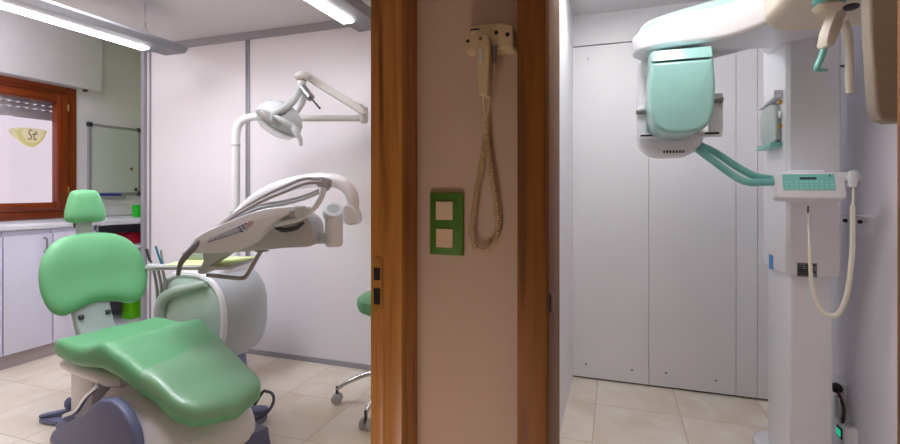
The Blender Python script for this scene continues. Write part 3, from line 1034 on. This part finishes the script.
# lamp head: shell, rim, shield
n = (RT * -0.40 + UP * -0.80 + FW * -0.30).normalized()
hc = pz(278.5, 121.5, zH - 0.03)
hr = 0.140
obj('lamp_shell', lt(hc, -n, [(hr, -0.012), (hr, 0.012), (hr * 0.95, 0.045), (hr * 0.8, 0.075), (hr * 0.55, 0.098), (hr * 0.25, 0.108), (0, 0.110)], 48), 'shell', lp)
obj('lamp_rim', lt(hc, n, [(hr * 0.9, 0.002), (hr * 1.0, 0.0), (hr * 1.02, 0.012), (hr * 0.98, 0.022), (hr * 0.9, 0.02)], 48), 'grey', lp)
obj('lamp_shield', lt(hc, n, [(hr * 0.95, 0.012), (hr * 0.94, 0.025), (hr * 0.8, 0.055), (hr * 0.55, 0.073), (0, 0.082)], 48), 'lens', lp)
obj('lamp_reflector', lt(hc, n, [(hr * 0.9, 0.0), (hr * 0.6, -0.03), (0, -0.045)], 40), 'unitwhite', lp)
obj('bulb_cap', cy(hc + n * -0.03, hc + n * 0.04, 0.025, 18, 0.005), 'grey', lp)
obj('grip', tb([pz(293, 127, zH - 0.16), pz(296.5, 133, zH - 0.17), pz(300, 139, zH - 0.17), pz(301, 146, zH - 0.17)], [0.02, 0.019, 0.013, 0.009], 12, 6), 'grey', lp)
obj('side_bracket', tb([pz(273, 115, zH - 0.17), pz(283, 121, zH - 0.18), pz(293, 127, zH - 0.16)], [0.012, 0.017, 0.02], 10, 5), 'grey', lp)

# instrument console with swan-neck arm
zI = 2.35
ic = thing('instrument_console', 'white and grey instrument console with an arched hose arm', 'dental console', pz(265, 262, zI + 0.1))
fp = plane_fn(zI)
body = pr(smooth2([(216, 250.5), (240, 240), (262, 228), (285, 217), (296, 214), (307, 220), (311, 229), (311, 244), (306, 247.5), (285, 248.5), (258, 251), (236, 252.5)], 4), fp, 0.02, 0.24, 0.02, 3)
obj('body', body, 'grey', ic)
cov = pr(smooth2([(198.5, 246), (199.5, 240), (210, 232), (228, 223.5), (262, 210.5), (290, 206.5), (308, 206.5), (309, 209.5), (293, 214), (281, 219.5), (268, 231), (258, 241), (246, 248), (232, 251), (212, 251.5), (201, 251)], 4), fp, -0.07, 0.16, 0.018, 3)
cv = obj('cover', cov, 'unitwhite', ic)
fpk = plane_fn(zI - 0.07)
kp = obj('keypad', pr([(206.5, 241.2), (209, 238.5), (228, 230), (246, 222.5), (254, 220.5), (253, 224.5), (247, 230), (236, 234), (214, 241.5), (208, 243)], fpk, -0.004, 0.004, 0.0015, 1), 'silverpad', cv)
for i in range(11):
    x, y = 210 + i * 3.05, 241.3 - i * 0.98
    obj('button', pr(rrect(x - 0.75, y - 0.55, x + 0.75, y + 0.55, 0.2, 2), fpk, -0.0075, -0.003, 0.0005, 1), 'navy', kp)
for i, (x, y) in enumerate(((239.5, 226.8), (243, 225.2), (246.5, 223.6), (241, 229.3), (244.5, 227.7), (242.5, 231.3))):
    obj('button', pr(rrect(x - 1.0, y - 0.8, x + 1.0, y + 0.8, 0.3, 2), fpk, -0.0075, -0.003, 0.0005, 1), 'navy', kp)
for x, y in ((250.5, 221.8), (250, 224.6)):
    obj('button', pr(rrect(x - 1.3, y - 0.9, x + 1.3, y + 0.9, 0.3, 2), fpk, -0.0075, -0.003, 0.0005, 1), 'salmon', kp)
obj('handle', pr(smooth2([(204, 251), (228, 251), (222, 258), (211, 265), (206.5, 273), (199, 274), (197.5, 271), (203, 261)], 4), plane_fn(zI - 0.02), 0, 0.10, 0.018, 3), 'grey', ic)
obj('tray_bracket', tb([pz(266, 248, zI + 0.1), pz(260.5, 252, zI + 0.1), pz(247, 275, zI + 0.1), pz(243, 277.8, zI + 0.1), pz(236, 278, zI + 0.1), pz(207, 275, zI + 0.1)], 0.011, 12, 6), 'tubegrey', ic)
obj('bracket_clip', bx((-0.03, -0.02, -0.012), (0.03, 0.02, 0.012), 0.004, 2, lambda p: pz(262, 249.3, zI + 0.1) + RT * p.x + FW * p.y + UP * p.z), 'steel', ic)
# joint at the right end
obj('console_neck', tb([pz(306, 238.5, zI + 0.13), pz(332, 238, zI + 0.13)], 0.036, 20, 1, (UP, 0.8)), 'grey', ic)
obj('joint', cy(pz(334, 246.5, zI + 0.13), pz(334, 211, zI + 0.13), 0.046, 28, 0.012), 'unitwhite', ic)
jn = (UP * 0.72 - FW * 0.6 + RT * 0.22).normalized()
jo = pz(333, 211, zI + 0.12)
jc = obj('joint_cap', lt(jo, jn, [(0.05, -0.03), (0.052, 0.0), (0.048, 0.012), (0.034, 0.016), (0, 0.016)], 32), 'unitwhite', ic)
obj('joint_disc', lt(jo, jn, [(0, 0.018), (0.032, 0.018), (0.033, 0.01)], 28), 'grey', jc)
obj('joint_housing', pr(smooth2([(343, 206), (347, 204.5), (352.5, 207), (356.5, 215), (356.5, 223.5), (350, 225.5), (344, 223), (341.5, 214)], 4), plane_fn(zI + 0.06), 0, 0.15, 0.025, 3), 'unitwhite', ic)
# arch
obj('arch', tb([pz(222, 233, 2.74), pz(236, 217.5, 2.72), pz(249, 205, 2.69), pz(265, 194, 2.66), pz(286, 185.5, 2.6), pz(310, 180.5, 2.55), pz(330, 180, 2.5), pz(343, 184, 2.48), pz(351, 193, 2.47), pz(353.5, 204, 2.47), pz(353.5, 213, 2.47)],
                [0.026, 0.03, 0.035, 0.037, 0.038, 0.037, 0.036, 0.035, 0.033, 0.03, 0.026], 20, 8), 'white', ic)
obj('hose_saddle', pr(smooth2([(312, 179), (320, 176.5), (329, 180), (328, 188), (322, 192), (317, 186)], 4), plane_fn(zI + 0.04), 0, 0.06, 0.008, 2), 'tubegrey', ic)
# hoses
H = [([(322, 180), (305, 178.5), (285, 186), (262, 197), (238, 212), (215, 229), (200, 240)], 2.33, 'tubegrey', 0.0085),
     ([(322, 182), (305, 183.5), (286, 191), (262, 201), (236, 215.5), (216, 229.5), (199, 242)], 2.30, 'tubegrey', 0.009),
     ([(320, 190), (304, 196), (284, 201), (262, 205), (240, 214), (220, 226), (201, 240)], 2.36, 'tubegrey', 0.0085),
     ([(319, 192.5), (303, 199), (283, 204), (260, 208), (238, 217.5), (218, 229.5), (200, 243)], 2.32, 'grey', 0.008)]
for pts, z, m, r in H:
    obj('hose', tb([pz(a, c, z) for a, c in pts], r, 10, 8), m, ic)
obj('hose', tb([pz(323, 188, 2.36), pz(320, 199, 2.35), pz(312, 210, 2.34), pz(298, 219, 2.33), pz(282, 223.5, 2.33), pz(276, 226, 2.34)], [0.018, 0.016, 0.014, 0.013, 0.012, 0.011], 12, 8), 'unitwhite', ic)
obj('hose', tb([pz(304, 222.5, 2.34), pz(296, 228, 2.33), pz(284, 230, 2.33), pz(276, 227.5, 2.34)], [0.006, 0.011, 0.012, 0.01], 10, 8), 'dark', ic)
hpce = tb([pz(199, 241, 2.29), pz(193, 248, 2.27), pz(186, 256, 2.27), pz(180.5, 264, 2.27), pz(178, 275, 2.28)], [0.013, 0.015, 0.016, 0.012, 0.009], 14, 8)
obj('handpiece', hpce, 'hand', ic, label='dark instrument handpiece hanging at the front end')
obj('knob', bx((-0.028, -0.03, -0.03), (0.022, 0.03, 0.03), 0.012, 3, lambda p: pz(300.5, 211.5, 2.27) + RT * p.x + FW * p.y + UP * p.z), 'grey', ic)
obj('knob', bx((-0.02, -0.02, -0.016), (0.012, 0.02, 0.016), 0.006, 2, lambda p: pz(294.5, 213.5, 2.26) + RT * p.x + FW * p.y + UP * p.z), 'tubegrey', ic)

# tray with paper and dish
tz = 0.872
tc = pz(206, 264, 2.50)
tc.z = tz
txf = lambda p: tc + RT * p.x + FW * p.y + UP * p.z
tr = obj('instrument_tray', bx((-0.165, -0.17, -0.012), (0.205, 0.17, 0.006), 0.005, 2, txf), 'grey')
tag(tr, 'grey instrument tray under the console, lined with green paper', 'tray')
tag(obj('paper_liner', bx((-0.13, -0.15, 0.006), (0.20, 0.155, 0.0085), 0.0, 1, txf), 'paper'), 'pale green paper sheet lying on the instrument tray', 'paper')
dp = lambda a, c, d: tc + RT * a + FW * c + UP * d
tag(obj('dish', pr(rrect(-0.155, 0.03, -0.02, 0.155, 0.03), dp, 0.009, 0.05, 0.008, 2), 'greygreen'), 'pale translucent dish at the left end of the tray', 'dish')

# stool
sc_ = pz(392, 300, 2.8)
sx, sy = sc_.x, sc_.y
stl = thing('stool', 'green swivel stool half hidden behind the oak door casing', 'stool', (sx, sy, 0))
obj('seat', lt((sx, sy, 0.54), UP, [(0, 0), (0.16, 0.0), (0.19, 0.015), (0.203, 0.045), (0.20, 0.08), (0.17, 0.102), (0.08, 0.11), (0, 0.11)], 48), 'green', stl)
obj('column', lt((sx, sy, 0.12), UP, [(0, 0), (0.045, 0), (0.04, 0.12), (0.028, 0.13), (0.028, 0.3), (0.018, 0.31), (0.018, 0.42), (0, 0.42)], 24), 'chrome', stl)
cp = pz(337, 394, 2.80)
a0 = math.atan2(cp.y - sy, cp.x - sx)
rr = math.hypot(cp.x - sx, cp.y - sy)
for k in range(5):
    an = a0 + 2 * PI * k / 5
    dv = Vector((math.cos(an), math.sin(an), 0))
    o0 = Vector((sx, sy, 0))
    lg = obj('leg', tb([o0 + dv * 0.03 + UP * 0.185, o0 + dv * 0.12 + UP * 0.18, o0 + dv * 0.24 + UP * 0.135, o0 + dv * rr + UP * 0.085], [0.026, 0.024, 0.018, 0.012], 12, 6, (UP, 0.7)), 'chrome', stl)
    side = Vector((-dv.y, dv.x, 0))
    cb = new()
    for sgn in (-1, 1):
        cyl(cb, o0 + dv * rr + side * (0.010 * sgn) + UP * 0.03, o0 + dv * rr + side * (0.028 * sgn) + UP * 0.03, 0.03, 20, 0.004)
    obj('caster', cb, 'grey', lg)
    obj('caster_stem', cy(o0 + dv * rr + UP * 0.03, o0 + dv * rr + UP * 0.10, 0.008, 10), 'dark', lg)

# ================================================================== HALL WALL ITEMS
# light switches
p0, p1 = on_y(431, 254, YM), on_y(464.3, 192.6, YM)
sw = thing('light_switch', 'green double switch plate with two cream rockers on the middle wall', 'light switch', ((p0.x + p1.x) / 2, YM, p0.z))


def wallfn(a, c, d):
    return Vector((a, YM - d, c))


obj('frame_plate', pr(rrect(p0.x, p0.z, p1.x, p1.z, 0.003), wallfn, 0, 0.010, 0.003, 2), 'green_plate', sw)
for (a, c, e, f) in ((437.6, 201.4, 454.2, 219.4), (437.8, 228.6, 454.4, 246.6)):
    q0, q1 = on_y(a, f, YM), on_y(e, c, YM)
    rk = obj('rocker', pr(rrect(q0.x, q0.z, q1.x, q1.z, 0.001), wallfn, 0.004, 0.0135, 0.001, 1), 'switch', sw)

# hair dryer: holder on the wall
hd = thing('hair_dryer_holder', 'ivory wall holder with sockets at the top of the middle wall', 'holder', (on_y(490, 50, YM).x, YM, on_y(490, 54, YM).z))
YH = YM - 0.055


def hp(px, py, y=YH):
    return on_y(px, py, y)


def hpoly(pts, y0, y1, bev, n=0):
    P = smooth2(pts, n) if n else pts
    Q = [(hp(a, c, y0).x, hp(a, c, y0).z) for a, c in P]
    return pr(Q, lambda a, c, d: Vector((a, d, c)), y0, y1, bev, 3)


hb = obj('socket_box', hpoly([(469.5, 27), (472, 25.5), (500, 22.6), (512, 25), (513.2, 28), (513, 45), (511, 47.6), (500, 48.8), (470, 50.5), (469, 48)], YH, YM, 0.004), 'dryer', hd)
obj('side_bracket', hpoly([(464.5, 31), (466, 28.5), (474, 28.5), (474.5, 51), (466, 52.8), (464.5, 51)], YH + 0.012, YM, 0.004), 'dryer', hd)
for px, py, r in ((496.3, 32.6, 0.0048), (507.5, 34.5, 0.005), (466.3, 39.5, 0.004)):
    p = hp(px, py, YH)
    obj('socket_hole', cy(p + Vector((0, -0.0012 if px > 470 else 0.011, 0)), p + Vector((0, 0.013, 0)), r, 16), 'black', hb)
q0, q1 = hp(470.5, 30.8), hp(479.5, 28.2)
obj('brand_plate', bx((q0.x, YH - 0.0012, q0.z), (q1.x, YH + 0.002, q1.z)), 'ink', hb)
q0, q1 = hp(492, 28.6), hp(499, 26.4)
obj('rating_mark', bx((q0.x, YH - 0.001, q0.z), (q1.x, YH + 0.002, q1.z)), 'oldcord', hb)

YD = YM - 0.085
dr = thing('hair_dryer', 'ivory hair dryer handset hanging in its wall holder with coiled cord', 'hair dryer', hp(482, 96, YD))


def dpoly(pts, y0, y1, bev, n=0):
    P = smooth2(pts, n) if n else pts
    Q = [(hp(a, c, YD).x, hp(a, c, YD).z) for a, c in P]
    return pr(Q, lambda a, c, d: Vector((a, d, c)), y0, y1, bev, 3)


obj('handset', dpoly([(474.8, 37), (476.5, 34.4), (487, 34), (489, 36.5), (489.4, 52), (488.6, 76), (487.6, 94), (486.6, 95.4), (479.4, 95.4), (478.2, 94), (476.4, 74), (475, 52)], YD, YM - 0.045, 0.006), 'dryer', dr)
p = hp(480.6, 38.6, YD)
obj('screw', cy(p + Vector((0, -0.001, 0)), p + Vector((0, 0.004, 0)), 0.004, 14), 'brown', dr)
sb_ = obj('button_frame', dpoly(rrect(477.6, 47.8, 484.2, 64, 2.4), YD - 0.002, YD + 0.004, 0.001), 'oldcord', dr)
obj('button', dpoly(rrect(478.6, 49.6, 483.2, 62.4, 1.6), YD - 0.004, YD + 0.004, 0.001), 'board', sb_)
obj('strain_relief', tb([hp(494.3, 46, YM - 0.062), hp(494.5, 54, YM - 0.062), hp(494.6, 63.5, YM - 0.062)], [0.006, 0.005, 0.0035], 12, 3), 'steel', dr)
obj('straight_cord', tb([hp(494.6, 63, YM - 0.062), hp(492.5, 82, YM - 0.055), hp(489, 104, YM - 0.045), hp(486.5, 120, YM - 0.02)], 0.0017, 8, 6), 'oldcord', dr)
obj('straight_cord', tb([hp(483.2, 95, YM - 0.062), hp(484, 106, YM - 0.05), hp(486, 118, YM - 0.03)], [0.0035, 0.003, 0.002], 8, 6), 'oldcord', dr)
path = [(485.5, 117), (486.5, 126), (485.5, 137), (483.4, 152), (480.2, 172), (476.2, 195), (473, 218), (471.6, 233), (474, 245), (480.5, 250.6), (488, 249.6), (495, 241), (497.6, 228), (496.6, 212), (494, 192), (490.8, 172), (488, 152), (486.6, 137), (485.6, 127)]
cl = catmull([hp(a, c, YM - 0.014) for a, c in path], 10)
L = [0]
for a, c in zip(cl, cl[1:]):
    L.append(L[-1] + (c - a).length)
tot = L[-1]
turns = int(tot / 0.0062)
pts = []
nst = turns * 12
j = 0
for k in range(nst + 1):
    s = tot * k / nst
    while j < len(L) - 2 and L[j + 1] < s:
        j += 1
    f = (s - L[j]) / max(1e-9, L[j + 1] - L[j])
    c = cl[j].lerp(cl[j + 1], f)
    tg = (cl[j + 1] - cl[j]).normalized()
    nn = Vector((0, -1, 0))
    u = tg.cross(nn).normalized()
    an = 2 * PI * k / 12
    pts.append(c + u * (0.0060 * math.cos(an)) + nn * (0.0056 * math.sin(an)))
obj('coiled_cord', tube(new(), pts, 0.0016, 5, 0), 'oldcord', dr)

# ================================================================== X-RAY MACHINE
xr = thing('dental_xray_machine', 'tall white and teal panoramic dental x-ray machine against the right wall', 'x-ray machine', (0.755, 2.45, 0))
col = bx((0.680, 2.315, 0.03), (0.828, 2.62, 1.95), 0.012, 3)
obj('column', col, 'white', xr)
fo = rrect(0.628, 2.20, 0.90, 2.74, 0.09)
obj('base_plate', pr(fo, fz, 0, 0.07, 0.02, 3), 'white', xr)
cg = obj('carriage', pr([(0.662, 2.305), (0.676, 2.291), (0.838, 2.291), (0.848, 2.301), (0.848, 2.612), (0.662, 2.612)], fz, 0.905, 1.90, 0.006, 2), 'white', xr)
# stickers on the carriage
p = on_x(771, 262, 0.6615)
a, c = on_x(769.2, 268, 0.6615), on_x(773, 255.6, 0.6615)
obj('blue_sticker', bx((0.6605, c.y, a.z), (0.663, a.y, c.z)), 'sky_sticker', cg)
a, c = on_y(797, 276.4, 2.29), on_y(817, 263.4, 2.29)
lb = obj('rating_label', bx((a.x, 2.2895, a.z), (c.x, 2.292, c.z)), 'label', cg)
for x0, x1, y in ((798, 803, 265.4), (798, 803, 267.6), (805, 816, 265.2), (805, 813, 267.4), (798, 814, 269.8), (798, 816, 272.0), (798, 810, 274.2)):
    a, c = on_y(x0, y + 0.6, 2.289), on_y(x1, y - 0.6, 2.289)
    obj('text_line', bx((a.x, 2.2887, a.z), (c.x, 2.2897, c.z)), 'ink', lb)
# side pod (support with tray) on the carriage's left face
pod = obj('side_pod', pr(smooth2([(2.37, 1.455), (2.53, 1.455), (2.575, 1.49), (2.585, 1.55), (2.56, 1.61), (2.42, 1.625), (2.36, 1.58), (2.355, 1.50)], 4), lambda a, c, d: Vector((d, a, c)), 0.640, 0.664, 0.008, 3), 'greygreen', xr)
obj('pod_shelf', pr([(2.34, 1.640), (2.57, 1.620), (2.57, 1.635), (2.34, 1.668)], lambda a, c, d: Vector((d, a, c)), 0.630, 0.664, 0.005, 2), 'white', pod)
obj('pod_tray', pr([(2.35, 1.430), (2.55, 1.430), (2.56, 1.450), (2.34, 1.450)], lambda a, c, d: Vector((d, a, c)), 0.618, 0.664, 0.005, 2), 'tealtube', pod)
for py, m in ((102, 'amber'), (114.5, 'white'), (126, 'amber')):
    p = on_x(781.6, py, 0.662)
    obj('latch', cy(p + Vector((-0.012, 0, 0)), p, 0.010 if m == 'amber' else 0.016, 14, 0.002), m, pod)

# overhead arm: rounded slab with a teal top
def flare(bm, flat_bottom=False):
    for v in bm.verts:
        x, z = v.co.x, v.co.z
        up = min(1, max(0, (z - 1.80) / 0.13))
        t = min(1, max(0, (x - 0.34) / 0.32))
        t = t * t * (3 - 2 * t)
        v.co.z += up * 0.17 * (x - 0.42) + (1 - up) * 0.075 * t
    return bm


ao = resample([(0.850, 1.955), (0.60, 1.95), (0.40, 1.955), (0.20, 1.965), (0.13, 1.985), (0.085, 2.025), (0.066, 2.085), (0.070, 2.14), (0.10, 2.195), (0.16, 2.23), (0.28, 2.245),
               (0.42, 2.27), (0.53, 2.33), (0.60, 2.42), (0.64, 2.52), (0.664, 2.60), (0.850, 2.60)], 110)
arm = obj('overhead_arm', flare(pr(ao, fz, 1.795, 1.935, 0.045, 6)), 'white', xr)
ac = [(0.46 + (a - 0.46) * 0.93, 2.16 + (c - 2.16) * 0.82) for a, c in ao]
obj('arm_top_cover', flare(pr(ac, fz, 1.925, 1.970, 0.018, 4)), 'paleteal', arm)

# tube head
ho_ = [(0.124, 1.715), (0.328, 1.715), (0.334, 1.62), (0.330, 1.53), (0.315, 1.482), (0.283, 1.458), (0.228, 1.449), (0.172, 1.456), (0.138, 1.480), (0.122, 1.53), (0.118, 1.62)]
th = obj('tube_head', pr(resample(ho_, 60), lambda a, c, d: Vector((a, d, c)), 1.885, 2.15, 0.022, 4), 'teal', xr)
cap = pr([(1.885, 1.7185), (1.905, 1.760), (2.15, 1.805), (2.15, 1.7185)], lambda a, c, d: Vector((d, a, c)), 0.124, 0.328, 0.012, 3)
obj('head_cap', cap, 'teal', th)
bh = obj('beam_housing', pr(resample(rrect(0.09, 1.388, 0.345, 1.81, (0.09, 0.09, 0.03, 0.03), 6), 60), lambda a, c, d: Vector((a, d, c)), 2.17, 2.33, 0.03, 4), 'white', xr)
vent = new()
for i in range(7):
    box(vent, (0.19 + i * 0.012, 2.168, 1.403), (0.196 + i * 0.012, 2.175, 1.413))
obj('vent', vent, 'dark', bh)
pl = obj('mounting_plate', bx((0.095, 2.135, 1.462), (0.402, 2.16, 1.484), 0.003), 'white', xr)
for x0, x1 in ((0.10, 0.155), (0.338, 0.39)):
    obj('slot', bx((x0, 2.132, 1.472), (x1, 2.14, 1.479)), 'black', pl)
obj('side_flange', bx((0.355, 2.14, 1.475), (0.405, 2.158, 1.635), 0.004), 'unitwhite', xr)
obj('side_flange', bx((0.088, 2.14, 1.475), (0.125, 2.158, 1.60), 0.004), 'unitwhite', xr)
for x, z in ((0.385, 1.605), (0.10, 1.575)):
    obj('clamp', bx((x - 0.018, 2.115, z - 0.009), (x + 0.018, 2.15, z + 0.009), 0.004), 'steel', xr)

# patient handles
h1 = [pz(686, 140.5, 2.02), pz(700, 145, 2.0), pz(716, 153, 1.96), pz(732, 163.5, 1.92), pz(746, 172, 1.89), pz(758, 177, 1.87), pz(782, 180.5, 1.85)]
h2 = [pz(688, 143, 1.99), pz(699, 150.5, 1.97), pz(714, 161.5, 1.93), pz(729, 172.5, 1.89), pz(740, 179.5, 1.86), pz(750, 182.5, 1.84), pz(760, 182.5, 1.84), pz(782, 182, 1.85)]
obj('patient_handle', tb(h1, 0.0145, 14, 8), 'tealtube', xr)
obj('patient_handle', tb(h2, 0.0145, 14, 8), 'tealtube', xr)
obj('handle_socket', tb([pz(680, 139, 2.06), pz(692, 143.5, 2.0)], 0.024, 16, 1), 'tealtube', xr)

# control panel (tilted back) on the carriage
PC = on_y(811, 184.8, 2.12)
tl = math.radians(14)
pu, pv = Vector((1, 0, 0)), Vector((0, math.sin(tl), math.cos(tl)))
pn = pu.cross(pv)          # towards the viewer


def PF(a, c, d):
    return PC + pu * a + pv * c + pn * d


W2, H2 = 0.112, 0.049
cpn = obj('control_panel', pr(rrect(-W2, -H2 - 0.004, W2 - 0.004, H2, 0.014), PF, -0.06, 0.0, 0.008, 3), 'white', xr)
obj('panel_bracket', bx((PC.x - 0.05, 2.165, PC.z - 0.04), (PC.x + 0.06, 2.30, PC.z + 0.056), 0.008), 'white', cpn)
kpd = obj('keypad', pr(rrect(-0.0895, -0.0205, 0.0745, 0.0405, 0.002), PF, -0.001, 0.0025, 0.0008, 1), 'keypad', cpn)
obj('display', pr(rrect(-0.035, 0.020, 0.018, 0.0285, 0.001), PF, 0.0, 0.0035, 0.0005, 1), 'lcd', kpd)
for r_ in range(3):
    for k in range(10):
        a = -0.078 + k * 0.0158
        c = 0.010 - r_ * 0.0115
        obj('key', pr(rrect(a - 0.0045, c - 0.003, a + 0.0045, c + 0.003, 0.001, 2), PF, 0.0, 0.0035, 0.0005, 1), 'key', kpd)
obj('status_lamp', pr(rrect(0.058, 0.031, 0.063, 0.036, 0.001, 2), PF, 0.0, 0.0035, 0.0005, 1), 'ink', kpd)
# holder of the hand switch
hsx = on_y(856.5, 177, 2.10)
obj('switch_holder', cy((hsx.x, 2.11, hsx.z), (hsx.x, 2.16, hsx.z), 0.021, 24, 0.005), 'white', cpn)
obj('holder_arm', bx((PC.x + 0.09, 2.125, hsx.z - 0.014), (hsx.x, 2.15, hsx.z + 0.018), 0.005), 'white', cpn)
hs = thing('hand_switch', 'white exposure hand switch with a hanging cord, right of the control panel', 'hand switch', on_y(852.5, 190, 2.09))
g = on_y(852.5, 187, 2.095); e = on_y(853, 171.5, 2.095)
obj('grip', tb([g, g.lerp(e, 0.5), e], [0.012, 0.015, 0.016], 14, 3), 'white', hs)
obj('switch_button', ellipsoid(e + Vector((0, -0.006, 0.0)), (Vector((0.011, 0, 0)), Vector((0, 0.009, 0)), Vector((0, 0, 0.006))), 16), 'teal', hs)
obj('thin_cord', tb([on_y(853, 186, 2.095), on_y(853.3, 196, 2.09), on_y(853, 206, 2.08)], 0.0035, 8, 5), 'cord', hs)
cd = [(852.5, 205), (852.8, 230), (852, 255), (849.5, 280), (845.5, 300), (839, 312.5), (831.5, 316), (823.5, 312), (816, 301), (811.8, 285), (810.2, 262), (809.4, 245)]
obj('sleeved_cord', tb([on_y(a, c, 2.08 + 0.004 * i) for i, (a, c) in enumerate(cd)], [0.0085] * 8 + [0.008, 0.007, 0.006, 0.005], 12, 8), 'cord', hs)
obj('thin_cord', tb([on_y(809.4, 246, 2.124), on_y(808.6, 230, 2.15), on_y(808, 213, 2.18)], 0.0032, 8, 5), 'cord', hs)
obj('cord_plug', cy(on_y(808, 214, 2.18), on_y(808, 206, 2.18), 0.003, 10), 'dark', hs)

# rotating arm: underside near the top right, sensor head
ro = rrect(0.465, 1.36, 0.90, 1.965, (0.12, 0.05, 0.05, 0.16), 8)
ra = obj('rotating_arm', pr(ro, fz, 1.795, 1.98, 0.03, 5), 'beige', xr)
Y0 = 1.40
so_ = []
for a, c in ((868.5, -40), (870.5, 30), (875, 98), (877.2, 112), (882, 119.5), (891, 122)):
    p = on_y(a, c, Y0)
    so_.append((p.x, p.z))
zb = so_[-1][1]
so_ += [(0.78, zb), (0.80, zb + 0.02), (0.80, 1.83), (so_[0][0], 1.83)]
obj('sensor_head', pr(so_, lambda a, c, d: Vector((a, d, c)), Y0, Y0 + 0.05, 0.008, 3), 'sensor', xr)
# positioning hub and rods
hub = obj('positioner_hub', cy(pz(830, -8, 1.33), pz(830, 4, 1.33), 0.040, 32, 0.005), 'tealtube', xr)
obj('hub_collar', cy(pz(828, 3, 1.33), pz(828, 12, 1.33), 0.037, 32, 0.012), 'beige', xr)
obj('hub_cap', ellipsoid(pz(851, 7, 1.33), (RT * 0.02, FW * 0.02, UP * 0.009), 16), 'dark', xr)
fr_ = plane_fn(1.34)
obj('temple_arm', pr([(831.8, 10.5), (837.2, 10), (839.8, 13), (838.5, 26), (830.5, 45), (827.5, 47.8), (822.5, 47.5), (821, 44.5), (823.5, 32)], fr_, -0.02, 0.02, 0.006, 2), 'cream', xr)
obj('arm_hook', tb([pz(841.5, 4, 1.40), pz(843, 10, 1.39), pz(842, 17, 1.39), pz(839.5, 21.5, 1.40)], 0.006, 10, 5), 'beige', xr)
obj('bite_rod', tb([pz(825, 46, 1.40), pz(821, 58, 1.40), pz(817, 67, 1.40), pz(818.5, 70, 1.40), pz(827.2, 70.3, 1.40)], [0.009, 0.009, 0.0085, 0.007, 0.004], 12, 6), 'tealtube', xr)
obj('temple_rod', tb([pz(843, 22, 1.46), pz(847, 31, 1.46), pz(849, 44, 1.46), pz(849.4, 62, 1.46), pz(849.8, 93.5, 1.46)], [0.014, 0.013, 0.012, 0.0115, 0.0115], 14, 6), 'cream', xr)
obj('rod_screw', cy(pz(841, 66, 1.47), pz(845, 66, 1.47), 0.004, 10), 'dark', xr)

# ------------------------------------------------ right wall details
a, c = on_x(840, 216, 0.95), on_x(876, 236, 0.95)
bk = thing('wall_bracket', 'white angled wall bracket with two black pegs on the right wall', 'bracket', (0.95, (a.y + c.y) / 2, 1.07))
obj('bracket_plate', pr([(0.95, 1.075), (0.95, 1.152), (0.905, 1.152), (0.905, 1.146), (0.940, 1.140), (0.943, 1.075)], lambda x, z, d: Vector((x, d, z)), c.y, a.y, 0.001, 1), 'white', bk)
for px, py in ((847, 220.6), (862, 221.8)):
    p = on_x(px, py, 0.94)
    obj('peg', cy(p, p + Vector((-0.014, 0, 0)), 0.0075, 16, 0.002), 'black', bk)
a, c = on_x(836, 404, 0.95), on_x(849, 386, 0.95)
ol = tag(obj('wall_socket', bx((0.938, 2.52, 0.30), (0.951, 2.64, 0.405), 0.003), 'white'), 'white wall socket low on the right wall, behind the column', 'socket')
pg = thing('power_plug', 'black plug with a maroon cable in the low wall socket', 'plug', (0.93, 2.2, 0.35))
p = on_x(836.5, 388, 0.918)
obj('plug_body', ellipsoid((0.918, p.y, p.z), (Vector((0.022, 0, 0)), Vector((0, 0.026, 0)), Vector((0, 0, 0.022))), 18), 'black', pg)
obj('cable', tb([on_x(838, 392, 0.91), on_x(842, 402, 0.915), on_x(844, 410, 0.92), on_x(843, 420, 0.915), on_x(840.5, 430, 0.91)], 0.006, 10, 6), 'maroon', pg)
p = on_x(837, 408, 0.905)
obj('adapter', bx((0.90, p.y - 0.02, p.z - 0.045), (0.932, p.y + 0.02, p.z + 0.05), 0.006), 'grey', pg)
p = on_x(838.5, 432, 0.895)
ps = thing('power_switch', 'white power switch box with a lit green rocker beside the column foot', 'power switch', (0.93, p.y, p.z - 0.05))
obj('switch_body', bx((0.90, p.y - 0.035, p.z - 0.20), (0.951, p.y + 0.035, p.z + 0.035), 0.006), 'white', ps)
rk = obj('rocker_frame', bx((0.896, p.y - 0.024, p.z - 0.022), (0.902, p.y + 0.026, p.z + 0.022), 0.001), 'black', ps)
obj('rocker', bx((0.892, p.y - 0.017, p.z - 0.014), (0.898, p.y + 0.017, p.z + 0.014), 0.002), 'greenled', ps)

# ================================================================== WORLD, CAMERA
w = bpy.data.worlds.new('World')
SC.world = w
w.use_nodes = True
bg = w.node_tree.nodes['Background']
bg.inputs['Color'].default_value = (0.92, 0.93, 1.0, 1)
bg.inputs['Strength'].default_value = 1.3

cam = bpy.data.cameras.new('camera')
co = bpy.data.objects.new('camera', cam)
COL.objects.link(co)
co.location = CAM
co.rotation_euler = (PI / 2, 0, math.atan2(0.3263, 0.9453))
cam.sensor_width = 36
cam.lens = F / 900 * 36
cam.shift_y = -32 / 900
cam.clip_start = 0.02
SC.camera = co
SC.view_settings.view_transform = 'Standard'
SC.view_settings.look = 'None'
SC.view_settings.exposure = 0.0
SC.view_settings.gamma = 1.0
SC.view_settings.use_curve_mapping = False
SC.cycles.use_denoising = True
SC.cycles.max_bounces = 10
SC.cycles.diffuse_bounces = 6
